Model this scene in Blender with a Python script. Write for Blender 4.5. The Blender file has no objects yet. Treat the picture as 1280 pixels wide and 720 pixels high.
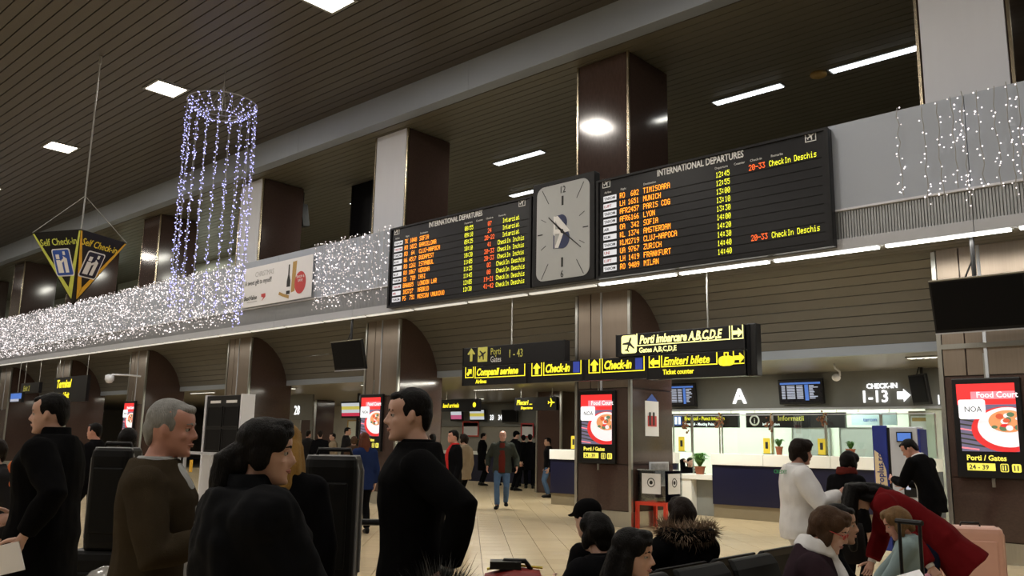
import bpy, bmesh, math, random
from mathutils import Vector as V, Matrix, Euler, noise as mnoise
random.seed(7)
C = bpy.data.collections.new('terminal'); bpy.context.scene.collection.children.link(C)
PI = math.pi
def R(d): return math.radians(d)

# ---------------------------------------------------------------- camera, world, exposure
cd = bpy.data.cameras.new('camera'); cam = bpy.data.objects.new('camera', cd); C.objects.link(cam)
cd.sensor_width = 36; cd.lens = 1064.664*36/1280; cd.clip_end = 300
rx, ry, rz = V((0.7417, 0.6705, 0.0180)), V((-0.1061, 0.1440, -0.9839)), V((-0.6623, 0.7278, 0.1780))
rz.normalize(); rx = (rx - rz*rx.dot(rz)).normalized(); ry = rz.cross(rx)
m = Matrix.Identity(4)
for i in range(3):
    m[i][0] = rx[i]; m[i][1] = -ry[i]; m[i][2] = -rz[i]
m[2][3] = 1.5
cam.matrix_world = m
sc = bpy.context.scene; sc.camera = cam
w = bpy.data.worlds.new('night'); sc.world = w; w.use_nodes = True
w.node_tree.nodes['Background'].inputs[0].default_value = (0.05, 0.07, 0.12, 1)
w.node_tree.nodes['Background'].inputs[1].default_value = 0.15
sc.view_settings.view_transform = 'Standard'; sc.view_settings.look = 'None'
sc.view_settings.gamma = 1; sc.view_settings.use_curve_mapping = False
sc.view_settings.exposure = 0.12
# lamp powers (watts), each used inside the builder of its lamp
P_DOWN, P_STRIP, P_INNER, P_UPPER, P_OFFICE = 112, 20, 82, 105, 55

# ---------------------------------------------------------------- helpers
class MB:
    def __init__(s): s.v = []; s.f = []; s.m = []
    def add(s, vs, fs, mi=0):
        b = len(s.v); s.v += [tuple(v) for v in vs]
        s.f += [tuple(i+b for i in f) for f in fs]; s.m += [mi]*len(fs); return s
    def box(s, x0, x1, y0, y1, z0, z1, mi=0):
        vs = [(x, y, z) for z in (z0, z1) for y in (y0, y1) for x in (x0, x1)]
        return s.add(vs, [(0,2,3,1),(4,5,7,6),(0,1,5,4),(2,6,7,3),(0,4,6,2),(1,3,7,5)], mi)
    def rings(s, rs, mi=0, caps=True, closed=False):
        n = len(rs[0]); vs = [p for r in rs for p in r]; fs = []
        for i in range(len(rs) - (0 if closed else 1)):
            a, b = i*n, ((i+1) % len(rs))*n
            for j in range(n):
                k = (j+1) % n; fs.append((a+j, a+k, b+k, b+j))
        if caps and not closed:
            fs.append(tuple(range(n-1, -1, -1))); fs.append(tuple(range((len(rs)-1)*n, len(rs)*n)))
        return s.add(vs, fs, mi)
    def tube(s, pts, r, seg=8, mi=0, rnd=False, ell=None):
        pts = [V(p) for p in pts]
        rr = list(r) if isinstance(r, (list, tuple)) else [r]*len(pts)
        if rnd:
            d0 = (pts[0]-pts[1]).normalized(); d1 = (pts[-1]-pts[-2]).normalized()
            pts = [pts[0]+d0*rr[0]*.95, pts[0]+d0*rr[0]*.6] + pts + [pts[-1]+d1*rr[-1]*.6, pts[-1]+d1*rr[-1]*.95]
            rr = [rr[0]*.25, rr[0]*.8] + rr + [rr[-1]*.8, rr[-1]*.25]
        t0 = (pts[1]-pts[0]).normalized()
        u = t0.cross(V((0,0,1)) if abs(t0.z) < .9 else V((0,1,0))).normalized()
        rs = []
        for i, p in enumerate(pts):
            a = pts[max(i-1,0)]; b = pts[min(i+1,len(pts)-1)]; t = (b-a).normalized()
            u = (u - t*u.dot(t)).normalized(); w_ = t.cross(u)
            rs.append([p + (u*math.cos(2*PI*k/seg) + w_*math.sin(2*PI*k/seg))*rr[i] for k in range(seg)])
        return s.rings(rs, mi)
    def lathe(s, prof, seg=16, c=(0,0,0), mi=0):
        return s.rings([[(c[0]+r*math.cos(2*PI*k/seg), c[1]+r*math.sin(2*PI*k/seg), c[2]+z) for k in range(seg)] for r, z in prof], mi)
    def ball(s, c, r, seg=12, nr=8, mi=0, rot=None, tf=None):
        if not isinstance(r, (list, tuple)): r = (r, r, r)
        rs = []
        for i in range(nr+1):
            th = PI*(i if 0 < i < nr else (.04 if i == 0 else nr-.04))/nr
            ring = []
            for k in range(seg):
                p = V((r[0]*math.sin(th)*math.cos(2*PI*k/seg), r[1]*math.sin(th)*math.sin(2*PI*k/seg), -r[2]*math.cos(th)))
                if rot: p = rot @ p
                p = p + V(c)
                ring.append(tf(p) if tf else p)
            rs.append(ring)
        return s.rings(rs, mi)
    def torus(s, c, R_, r, seg=32, sr=6, mi=0):
        rs = []
        for i in range(seg):
            a = 2*PI*i/seg
            rs.append([(c[0]+(R_+r*math.cos(b))*math.cos(a), c[1]+(R_+r*math.cos(b))*math.sin(a), c[2]+r*math.sin(b)) for b in [2*PI*j/sr for j in range(sr)]])
        return s.rings(rs, mi, closed=True)
    def plate(s, poly, f, t, mi=0):          # polygon (2D) -> slab through frame function f(u,v,depth)
        n = len(poly); vs = [f(u, v, 0) for u, v in poly] + [f(u, v, t) for u, v in poly]
        return s.add(vs, [tuple(range(n)), tuple(range(2*n-1, n-1, -1))] + [(i, i+n, (i+1) % n + n, (i+1) % n) for i in range(n)], mi)
    def octa(s, c, r, mi=0):
        x, y, z = c
        return s.add([(x+r,y,z),(x-r,y,z),(x,y+r,z),(x,y-r,z),(x,y,z+r),(x,y,z-r)],
            [(0,2,4),(2,1,4),(1,3,4),(3,0,4),(2,0,5),(1,2,5),(3,1,5),(0,3,5)], mi)

def mesh(name, mb, mats, smooth=False):
    me = bpy.data.meshes.new(name); me.from_pydata(mb.v, [], mb.f)
    for mt in (mats if isinstance(mats, (list, tuple)) else [mats]): me.materials.append(mt)
    if len(me.materials) > 1: me.polygons.foreach_set('material_index', mb.m)
    bm = bmesh.new(); bm.from_mesh(me); bmesh.ops.recalc_face_normals(bm, faces=bm.faces); bm.to_mesh(me); bm.free()
    if smooth: me.polygons.foreach_set('use_smooth', [True]*len(me.polygons))
    return me
def obj(name, mb, mats, parent=None, loc=None, rot=None, smooth=False, bevel=0, label=None):
    me = mb if isinstance(mb, bpy.types.Mesh) else mesh(name, mb, mats, smooth)
    o = bpy.data.objects.new(name, me); C.objects.link(o)
    if parent: o.parent = parent
    if loc: o.location = loc
    if rot: o.rotation_euler = rot
    if bevel:
        b = o.modifiers.new('bevel', 'BEVEL'); b.width = bevel; b.segments = 2; b.limit_method = 'ANGLE'
    if label: o['label'] = label
    return o
def tag(o, label, cat, group=None, kind=None):
    o['label'] = label; o['category'] = cat
    if group: o['group'] = group
    if kind: o['kind'] = kind
    return o
def thing(name, label, cat, loc=(0,0,0), rotz=0, group=None):
    o = bpy.data.objects.new(name, None); C.objects.link(o); o.empty_display_size = .1
    o.location = loc; o.rotation_euler = (0, 0, rotz)
    return tag(o, label, cat, group)
def struct(name, mb=None, mats=None, parent=None, **k):
    if mb is None:
        o = bpy.data.objects.new(name, None); C.objects.link(o); o.empty_display_size = .1
        if parent: o.parent = parent
    else: o = obj(name, mb, mats, parent, **k)
    if not parent: o['kind'] = 'structure'
    return o
def copytree(o, parent=None):
    c = o.copy(); C.objects.link(c)
    if parent: c.parent = parent
    for ch in list(o.children): copytree(ch, c)
    return c
def lamp(parent, loc, rot, sx, sy, watts, col, spread=180):
    l = bpy.data.lights.new('lamp', 'AREA'); l.shape = 'RECTANGLE'; l.size = sx; l.size_y = sy
    l.energy = watts; l.color = col; l.spread = R(spread)
    o = bpy.data.objects.new('lamp', l); C.objects.link(o); o.parent = parent; o.location = loc; o.rotation_euler = rot
    return o

# ---------------------------------------------------------------- materials
def mat(name, col, rough=.5, metal=0, var=.12, scale=8, bump=0, bscale=60, spec=.5, coat=0, objvar=0, stretch=None):
    m = bpy.data.materials.new(name); m.use_nodes = True; t = m.node_tree; b = t.nodes['Principled BSDF']
    b.inputs['Roughness'].default_value = rough; b.inputs['Metallic'].default_value = metal
    b.inputs['Specular IOR Level'].default_value = spec; b.inputs['Coat Weight'].default_value = coat
    tc = t.nodes.new('ShaderNodeTexCoord'); vec = tc.outputs['Object']
    if stretch:
        mp = t.nodes.new('ShaderNodeMapping'); mp.inputs['Scale'].default_value = stretch
        t.links.new(vec, mp.inputs['Vector']); vec = mp.outputs['Vector']
    n = t.nodes.new('ShaderNodeTexNoise'); n.inputs['Scale'].default_value = scale; n.inputs['Detail'].default_value = 4
    t.links.new(vec, n.inputs['Vector'])
    mx = t.nodes.new('ShaderNodeMix'); mx.data_type = 'RGBA'
    mx.inputs['A'].default_value = (*[c*(1-var) for c in col], 1); mx.inputs['B'].default_value = (*[min(1, c*(1+var)) for c in col], 1)
    t.links.new(n.outputs['Fac'], mx.inputs['Factor']); out = mx.outputs['Result']
    if objvar:
        oi = t.nodes.new('ShaderNodeObjectInfo'); hs = t.nodes.new('ShaderNodeHueSaturation')
        mr = t.nodes.new('ShaderNodeMapRange'); mr.inputs['To Min'].default_value = 1-objvar; mr.inputs['To Max'].default_value = 1+objvar
        t.links.new(oi.outputs['Random'], mr.inputs['Value']); t.links.new(mr.outputs['Result'], hs.inputs['Value'])
        t.links.new(out, hs.inputs['Color']); out = hs.outputs['Color']
    t.links.new(out, b.inputs['Base Color'])
    if bump:
        n2 = t.nodes.new('ShaderNodeTexNoise'); n2.inputs['Scale'].default_value = bscale; t.links.new(vec, n2.inputs['Vector'])
        bp = t.nodes.new('ShaderNodeBump'); bp.inputs['Strength'].default_value = bump; bp.inputs['Distance'].default_value = .01
        t.links.new(n2.outputs['Fac'], bp.inputs['Height']); t.links.new(bp.outputs['Normal'], b.inputs['Normal'])
    return m
def emis(name, col, s, sample=False):
    m = bpy.data.materials.new(name); m.use_nodes = True; t = m.node_tree; b = t.nodes['Principled BSDF']
    b.inputs['Base Color'].default_value = (*[c*.5 for c in col], 1)
    b.inputs['Emission Color'].default_value = (*col, 1); b.inputs['Emission Strength'].default_value = s
    m.cycles.emission_sampling = 'AUTO' if sample else 'NONE'
    return m
def glassmat(name, col=(.9,.97,.95), rough=.0, alpha=.12):
    m = bpy.data.materials.new(name); m.use_nodes = True; t = m.node_tree; t.nodes.clear()
    o = t.nodes.new('ShaderNodeOutputMaterial'); mix = t.nodes.new('ShaderNodeMixShader'); tr = t.nodes.new('ShaderNodeBsdfTransparent')
    g = t.nodes.new('ShaderNodeBsdfGlossy'); g.inputs['Roughness'].default_value = rough
    fr = t.nodes.new('ShaderNodeFresnel'); fr.inputs['IOR'].default_value = 1.45
    ad = t.nodes.new('ShaderNodeMath'); ad.operation = 'ADD'; ad.inputs[1].default_value = alpha*.3
    tr.inputs['Color'].default_value = (*col, 1)
    t.links.new(fr.outputs[0], ad.inputs[0]); t.links.new(ad.outputs[0], mix.inputs[0]); t.links.new(tr.outputs[0], mix.inputs[1]); t.links.new(g.outputs[0], mix.inputs[2]); t.links.new(mix.outputs[0], o.inputs[0])
    return m
M = {}
M['tile'] = mat('floor_tile_beige', (.68,.55,.35), .22, var=.06, scale=3, objvar=.05)
M['grout'] = mat('grout', (.22,.19,.14), .8)
M['slat'] = mat('ceiling_slat_brown', (.080,.071,.058), .42, var=.1, scale=2, spec=.4)
M['slat2'] = mat('upper_slat_brown', (.16,.145,.105), .4, var=.1, scale=2)
M['cove'] = mat('cove_slat_grey', (.125,.120,.106), .4, var=.1, scale=2)
M['void'] = mat('dark_void', (.006,.006,.006), .9)
M['beam'] = mat('beam_grey', (.31,.35,.41), .6, var=.06, scale=1.5)
M['granite'] = mat('granite_brown', (.062,.038,.032), .12, var=.35, scale=40, spec=.6)
M['steel'] = mat('brushed_steel', (.55,.55,.52), .28, 1, var=.1, scale=3, stretch=(30,30,1))
M['brass'] = mat('warm_steel_trim', (.55,.47,.34), .25, 1, var=.1, scale=3)
M['white'] = mat('white_panel', (.68,.70,.76), .45, var=.03)
M['panel'] = mat('parapet_panel', (.37,.41,.48), .42, .0, var=.05, scale=1)
M['rib'] = mat('parapet_ribs', (.33,.34,.35), .35, .5, var=.08)
M['rail'] = mat('parapet_rail', (.48,.5,.55), .4, var=.05)
M['black'] = mat('black_plastic', (.008,.008,.009), .4, var=.2, spec=.3)
M['signblack'] = mat('sign_black', (.008,.008,.010), .3, var=.2, spec=.35)
M['screen'] = mat('dead_screen', (.003,.003,.004), .45, var=.1, spec=.12)
M['grey'] = mat('grey_paint', (.24,.25,.24), .55, var=.06)
M['bulk'] = mat('bulkhead_grey', (.17,.175,.165), .5, var=.06)
M['ceil_in'] = mat('inner_ceiling', (.17,.155,.12), .35, var=.08, scale=1)
M['navy'] = mat('navy_laminate', (.005,.006,.028), .35, var=.1)
M['cwhite'] = mat('counter_white', (.82,.82,.78), .35, var=.02)
M['kick'] = mat('kick_panel', (.26,.22,.15), .4, .3, var=.05)
M['wallw'] = mat('office_wall', (.62,.66,.58), .6, var=.04)
M['wallg'] = mat('hall_wall', (.34,.32,.27), .6, var=.08)
M['red'] = mat('red_paint', (.62,.045,.02), .4)
M['redpaper'] = mat('red_print', (.55,.05,.05), .5)
M['paper'] = mat('white_paper', (.8,.8,.82), .6, var=.03)
M['yellowp'] = mat('yellow_print', (.8,.62,.05), .5)
M['yellowg'] = mat('yellow_green_print', (.62,.68,.12), .5)
M['orange'] = mat('orange_print', (.75,.42,.03), .5)
M['bluep'] = mat('blue_print', (.02,.08,.42), .5)
M['ink'] = mat('black_ink', (.015,.015,.015), .6)
M['greyink'] = mat('grey_ink', (.45,.45,.45), .6)
M['gold'] = mat('gold_print', (.45,.28,.08), .5, var=.3, scale=30)
M['leaf'] = mat('leaf_green', (.06,.18,.03), .45, var=.4, scale=12)
M['terra'] = mat('terracotta', (.3,.09,.04), .7)
M['glass'] = glassmat('counter_glass')
M['acryl'] = glassmat('clear_acrylic', (.93,.95,.95), .02, .2)
M['wire'] = mat('wire_grey', (.32,.32,.3), .5)
M['tilelit'] = emis('lit_airline_tile', (.85,.85,.88), .55)
M['bulbw'] = emis('bulb_warm_white', (1,.90,.90), 1.9)
M['bulbd'] = emis('bulb_dim_white', (.95,.87,.87), .5)
M['bulbb'] = emis('bulb_blue_white', (.45,.45,1), 2.3)
M['tubel'] = emis('fluorescent_tube', (1,.98,.9), 6)
M['tubed'] = emis('fluorescent_tube_dim', (1,.96,.85), .55)
M['diff'] = emis('downlight_diffuser', (1,.92,.8), 14)
M['tubeu'] = emis('upper_tube', (.92,.97,1), 3)
M['tubei'] = emis('inner_tube', (1,.96,.82), 1.6)
M['ledo'] = emis('led_orange', (1,.29,.015), 2.3)
M['ledy'] = emis('led_yellow', (.85,.85,.03), 1.4)
M['ledr'] = emis('led_red', (1,.13,.02), 1.5)
M['lity'] = emis('lit_yellow', (1,.86,.03), 1.0)
M['lityl'] = emis('lit_pale_yellow', (1,.95,.35), 1.1)
M['litw'] = emis('lit_white', (1,1,1), 1.3)
M['litol'] = mat('unlit_yellow', (.62,.6,.12), .5)
M['headw'] = mat('header_white', (.8,.8,.8), .5)
M['litb'] = emis('lit_blue', (.03,.06,.4), .5)

# ---------------------------------------------------------------- text
def text(name, s, size, m, parent=None, loc=(0,0,0), rot=(PI/2,0,0), sx=1, shear=0, bold=0, ext=.002, align='LEFT', valign='BOTTOM_BASELINE'):
    cu = bpy.data.curves.new('t', 'FONT'); cu.body = s; cu.size = size; cu.shear = shear; cu.offset = bold*size
    cu.extrude = ext; cu.align_x = align; cu.align_y = valign; cu.resolution_u = 2
    o = bpy.data.objects.new('t', cu)
    me = bpy.data.meshes.new_from_object(o)
    bpy.data.objects.remove(o); bpy.data.curves.remove(cu)
    me.materials.clear(); me.materials.append(m); me.name = name
    if sx != 1: me.transform(Matrix.Diagonal((sx,1,1,1)))
    r = bpy.data.objects.new(name, me); C.objects.link(r)
    if parent: r.parent = parent
    r.location = loc; r.rotation_euler = rot
    return r

M['galfloor'] = mat('gallery_floor', (.5,.45,.36), .5)
M['bronze'] = mat('bronze_cladding', (.33,.27,.22), .33, .85, var=.15, scale=2, stretch=(14,14,1))
M['glassblue'] = mat('pale_blue_panel', (.45,.6,.68), .4); M['bluep2'] = mat('deep_blue_print', (.015,.03,.22), .35)
M['nightglass'] = mat('night_glass', (.004,.006,.014), .15)

# ================================================================ STRUCTURE
PITCH, CW, CY, CD = 6.65, 1.25, 13.30, 1.45
colx = [-3.68 - PITCH*k for k in range(8)]            # left edge of each column
XL, XR = -56.0, 7.0

# floor: slab, single tiles near the camera, the rest joined
fl = struct('floor', MB().box(XL, XR, -13, 30, -.15, -.012), M['grout'])
TP = .42; s2 = math.sqrt(.5)
tm = MB()
def tile_mb(mb, cx, cy, h=TP/2-.003, z=0):
    top = [(cx+u*s2*h*2*.992, cy+v*s2*h*2*.992, z) for u, v in ((1,0),(0,1),(-1,0),(0,-1))]
    bot = [(cx+u*s2*h*2, cy+v*s2*h*2, z-.004) for u, v in ((1,0),(0,1),(-1,0),(0,-1))]
    low = [(x, y, z-.012) for x, y, _ in bot]
    b = len(mb.v); mb.v += top+bot+low; fs = [(0,1,2,3)]
    for j in range(4):
        k = (j+1) % 4; fs += [(j, j+4, k+4, k), (j+4, j+8, k+8, k+4)]
    mb.f += [tuple(i+b for i in f) for f in fs]; mb.m += [0]*len(fs)
cells = []
for i in range(-120, 120):
    for j in range(-120, 120):
        x = (i+j)*TP*s2; y = (i-j)*TP*s2
        if -40 < x < 4 and -2 < y < 29: cells.append((x, y))
def near_key(c):                                       # along the view axis, inside the part of the hall in view
    d = -.673*c[0] + .740*c[1]; l = .740*c[0] + .673*c[1]
    inside = d > 9.0 and -.16*d < l < .52*d
    return (0 if inside else 1, d)
cells.sort(key=near_key)
tmesh = mesh('floor_tile', (tile_mb(tm, 0, 0), tm)[1], M['tile'])
for x, y in cells[:290]: obj('floor_tile', tmesh, None, fl, (x, y, 0))
fm = MB()
for x, y in cells[290:]: tile_mb(fm, x, y)
o = obj('floor_tiling', fm, M['tile'], fl); o['kind'] = 'stuff'

# main hall ceiling: brown metal slats running along the hall
cl = struct('ceiling', MB().box(XL, XR, -13, 12.6, 10.03, 10.2), M['void'])
sl = mesh('ceiling_slat', MB().box(XL, XR, -.112, .112, 0, .035), M['slat'])
y = 12.5
while y > -12.9:
    obj('ceiling_slat', sl, None, cl, (0, y, 9.97)); y -= .25
# gallery ceiling
cu = struct('ceiling', MB().box(XL, XR, 12.95, 21.2, 9.33, 9.5), M['void'])
sl2 = mesh('ceiling_slat', MB().box(XL, XR, -.105, .105, 0, .03), M['slat2'])
y = 13.1
while y < 21.1:
    obj('ceiling_slat', sl2, None, cu, (0, y, 9.27)); y += .235
bm_ = struct('trim_1', MB().box(XL, XR, 12.62, 12.95, 9.26, 10.03), M['beam'], bevel=.01)
for k in range(-1, 8):
    obj('joint_cover', MB().box(-.03, .03, -.006, 0, 9.27, 9.96), M['beam'], bm_, (-6.3-PITCH*k, 12.62, 0))

# gallery floor slab, back windows, back wall
struct('floor', MB().box(XL, XR, 14.6, 21.2, 4.25, 4.45), M['galfloor'])
wb = struct('wall_back', MB().box(XL, XR, 21.0, 21.2, 4.45, 9.3), M['void'])
for k in range(16):
    x = 2.0 - 3.32*k
    g = obj('window_pane', MB().box(x-1.58, x+1.58, 20.93, 20.96, 5.3, 8.7), M['nightglass'] if 'nightglass' in M else M['screen'], wb)
    obj('window_frame', MB().box(x-1.66, x-1.58, 20.88, 21, 4.45, 9.27), M['black'], wb)
# pale lit partition walls on the gallery, at the far end
for n, (x0, x1) in enumerate(((-36.6, -33.0), (-44.8, -42.2), (-53.9, -51.7))):
    pw = struct('wall_partition', MB().box(x0, x1, 18.6, 18.75, 4.45, 9.26), M['wallw'])
    lamp(pw, ((x0+x1)/2, 17.9, 8.6), (R(-25), 0, 0), 2, .3, P_OFFICE*.5, (.9,1,.85))

# columns clad in polished stone
cs = MB().box(0, CW, 0, CD, 0.3, 9.26)
shaft = mesh('shaft', MB().box(.02, CW-.02, .02, CD, .28, 9.26), M['granite'])
pl = mesh('plinth', MB().box(-.01, CW+.01, -.01, CD, 0, .28), M['steel'])
tr = mesh('corner_trim', MB().box(-.03, .03, -.03, .03, 0, 1), M['steel'])
tru = mesh('corner_trim', MB().box(-.022, .022, -.022, .022, 0, 1), M['brass'])
panb = mesh('bronze_panel', MB().box(0, 1, -.012, .03, 0, 1), M['bronze'])
trw = mesh('centre_trim', MB().box(-.03, .03, -.03, .03, 0, 1), M['rail'])
pan = mesh('stone_panel', MB().box(0, 1, -.012, .03, 0, 1), M['granite'])
wpan = mesh('white_board', MB().box(0, 1, -.02, .03, 0, 1), M['white'])
span = mesh('steel_panel', MB().box(0, 1, -.012, .03, 0, 1), M['steel'])
for k, x in enumerate(colx):
    c = struct('column'); c.location = (x, CY, 0)
    obj('shaft', shaft, None, c); obj('plinth', pl, None, c)
    for px in (0, CW):
        t = obj('corner_trim', tr, None, c, (px, 0, .28)); t.scale = (1,1,4.1)
        t = obj('corner_trim', tru, None, c, (px, 0, 4.4)); t.scale = (1,1,4.86)
    # lower front: steel-faced upper part behind the soffit, stone panels below
    for (u0, u1, z0, z1, pm) in ((.04, .33, 2.55, 4.4, 'b'), (.35, .58, 2.55, 4.4, 'b'), (.62, 1.21, 2.55, 4.4, 'b'),
                                 (.04, .60, 1.14, 2.53, 'g'), (.62, 1.21, 1.14, 2.53, 'g'), (.04, 1.21, .3, 1.12, 'g')):
        p = obj('bronze_panel', panb, None, c, (u0, 0, z0)) if pm == 'b' else obj('stone_panel', pan, None, c, (u0, 0, z0)); p.scale = (u1-u0, 1, z1-z0)
    t = obj('centre_trim', trw, None, c, (.595, -.005, 2.5)); t.scale = (.6,.6,1.9)
    if k == 0:
        t = obj('centre_trim', trw, None, c, (.60, 0, 2.5)); t.scale = (.6,.6,1.9)
        obj('panel_rail', MB().box(.03, 1.22, -.035, 0, 2.93, 3.0), M['steel'], c)
    # side panels facing along the hall
    for z0, z1 in ((.3, 1.12), (1.14, 2.53), (2.55, 4.4)):
        obj('side_panel', MB().box(CW-.02, CW+.012, .05, CD-.02, z0, z1), M['granite'], c)
    if k in (0, 2, 3): p = obj('white_board', wpan, None, c, (.05, 0, 4.45)); p.scale = (CW-.1, 1, 4.8)
    else: p = obj('stone_panel', pan, None, c, (.04, 0, 4.45)); p.scale = (CW-.08, 1, 4.8)
    obj('side_panel', MB().box(CW-.02, CW+.012, .05, CD-.02, 4.45, 9.25), M['granite'], c)

# parapet of the gallery
pp = struct('wall_parapet', MB().box(XL, XR, 12.24, 12.45, 4.35, 6.25), M['grey'])
pmesh = mesh('parapet_panel', MB().box(0, 3.315, -.06, .03, 4.95, 6.26), M['panel'])
rmesh = MB()
for i in range(83): rmesh.box(i*.04, i*.04+.029, -.03, .03, 4.51, 4.92)
rmesh = mesh('ribbed_strip', rmesh, M['rib'])
amesh = mesh('bottom_rail', MB().box(0, 3.315, -.07, .03, 4.34, 4.505), M['rail'])
lmesh = mesh('top_rail', MB().box(0, 3.325, -.075, .03, 4.925, 4.955), M['white'])
for k in range(-3, 16):
    x = -2.84 - 3.325*k
    obj('parapet_panel', pmesh, None, pp, (x, 12.24, 0)); o = obj('ribbed_strip', rmesh, None, pp, (x, 12.24, 0)); o['kind'] = 'stuff'
    obj('bottom_rail', amesh, None, pp, (x, 12.24, 0)); obj('trim_rail', lmesh, None, pp, (x, 12.24, 0))

# soffit and curved cove of slats below the gallery
sf = struct('ceiling_soffit', MB().box(XL, XR, 12.3, 13.5, 4.45, 4.6), M['void'])
for k in range(5):
    y0 = 12.42 + k*.2
    obj('soffit_slat', MB().box(XL, XR, y0, y0+.185, 4.40, 4.44), M['cove'], sf)
prof = [(13.40,4.415),(13.62,4.36),(13.81,4.26),(13.98,4.14),(14.13,4.0),(14.26,3.85),(14.36,3.69),(14.44,3.53),(14.50,3.37),(14.55,3.21)]
cv = struct('ceiling_cove')
bounds = [XR] + colx
for b in range(len(colx)+0):
    x1 = (bounds[b]-.0) if b == 0 else colx[b-1]
    x0 = colx[b] + CW
    bk = MB()
    for i in range(len(prof)-1):
        (ya, za), (yb, zb) = prof[i], prof[i+1]
        d = math.hypot(yb-ya, zb-za); g = .014/d
        n = (-(zb-za)/d, (yb-ya)/d)
        if n[1] < 0: n = (-n[0], -n[1])
        pa = (ya+(yb-ya)*g, za+(zb-za)*g); pb = (yb, zb)
        q = MB()
        vs = []
        for x in (x0, x1):
            for p, t in ((pa,0),(pb,0),(pb,.03),(pa,.03)): vs.append((x, p[0]+n[0]*t, p[1]+n[1]*t))
        q.add(vs, [(0,1,2,3),(7,6,5,4),(0,4,5,1),(1,5,6,2),(2,6,7,3),(3,7,4,0)])
        obj('cove_slat', q, M['cove'], cv)
        bk.add([(x, p[0]+n[0]*.035, p[1]+n[1]*.035) for x in (x0, x1) for p in (prof[i], prof[i+1])], [(0,1,3,2)])
    obj('cove_backing', bk, M['void'], cv)
    obj('cove_fascia', MB().box(x0, x1, 14.55, 14.65, 3.05, 3.205), M['beam'], cv)
struct('wall_upstand', MB().box(XL, XR, 14.66, 14.75, 3.08, 4.5), M['void'])

# low ceiling of the check-in hall
ci = struct('ceiling', MB().box(XL, XR, 14.6, 30, 3.06, 3.2), M['ceil_in'])
# hall enclosure behind and beside the camera
struct('wall_left', MB().box(XL-.2, XL, -13, 30, 0, 10.2), M['wallg'])
struct('wall_right', MB().box(XR, XR+.2, -13, 30, 0, 10.2), M['wallg'])
struct('wall_front', MB().box(XL, XR, -13.2, -13, 0, 10.2), M['wallg'])
struct('wall_rear', MB().box(XL, XR, 30, 30.2, 0, 3.2), M['wallg'])

# second row of columns inside the check-in hall
for x, y in ((-17.4, 20.4), (-14.35, 20.8), (-23.9, 20.6), (-30.4, 20.6), (-37, 20.6), (-19.9, 23.9)):
    c = struct('column'); c.location = (x, y, 0)
    obj('shaft', MB().box(0, .95, 0, .95, 0, 3.06), M['granite'], c, bevel=.02)
    for px in (0, .95): t = obj('corner_trim', tr, None, c, (px, 0, 0)); t.scale = (1,1,3.06)

# ================================================================ LAMPS OF THE HALL
where = {}
def downlight(x, y, label):
    t = thing('ceiling_light', label, 'light', (x, y, 9.965), 0, 'square downlights of the main ceiling')
    f = MB()
    for a, b, c, d in ((-.42,.42,-.42,-.36),(-.42,.42,.36,.42),(-.42,-.36,-.36,.36),(.36,.42,-.36,.36)): f.box(a,b,c,d,-.03,0)
    obj('frame', f, M['grey'], t); obj('diffuser', MB().box(-.36,.36,-.36,.36,-.015,0), M['diff'], t)
    lamp(t, (0,0,-.035), (0,0,0), .7, .7, P_DOWN*(1 if x > -35 else .6), (1,.93,.84))
labs = {-13.1: 'bright square downlight at the top edge of the picture', -19.8: 'bright square downlight left of the hanging light ring', -26.5: 'bright square downlight at far left near the ceiling rod'}
for i in range(-3, 7):
    x = -13.1 - 6.7*i
    if XL < x < XR:
        for r, y in enumerate((8.9, 2.2, -4.5, -11.2)):
            lab = labs.get(round(x,1)) if r == 0 else None
            downlight(x, y, lab or 'square downlight recessed in the brown slat ceiling, out of the picture')
# fluorescent tubes under the parapet
strip_lab = {}
for k in range(-1, 27):
    x1 = -2.40 - 1.665*k; x0 = x1 - 1.62
    lit = x0 > -9.3
    side = ('bright' if lit else 'dim')
    lab = {-1:'bright fluorescent strip at the right edge beyond the large monitor', 0:'bright fluorescent strip above the large right monitor', 1:'bright fluorescent strip below the right end of the right board',
           2:'bright fluorescent strip below the middle of the right board', 3:'bright fluorescent strip below the left end of the right board', 4:'dim fluorescent strip directly below the wall clock',
           5:'dim fluorescent strip below the right half of the left board', 6:'dim fluorescent strip below the left half of the left board', 7:'dim fluorescent strip just left of the left board',
           8:'dim fluorescent strip above the small hanging monitor', 9:'dim fluorescent strip between banner and small hanging monitor', 10:'dim fluorescent strip below the right part of the banner', 11:'dim fluorescent strip below the left part of the banner'}.get(k, 'dim fluorescent strip of the far left row, beyond the banner')
    t = thing('fluorescent_strip', lab, 'light', (x0, 12.2, 4.335), 0, f'{side} strips under the gallery edge')
    obj('housing', MB().box(0, 1.62, 0, .1, 0, .05), M['grey'], t)
    obj('tube', MB().box(.03, 1.59, -.005, .08, -.03, .0), M['tubel'] if lit else M['tubed'], t)
    lamp(t, (.81, .05, -.05), (0,0,0), 1.5, .08, P_STRIP if lit else P_STRIP*.25, (1,.97,.88))
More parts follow.
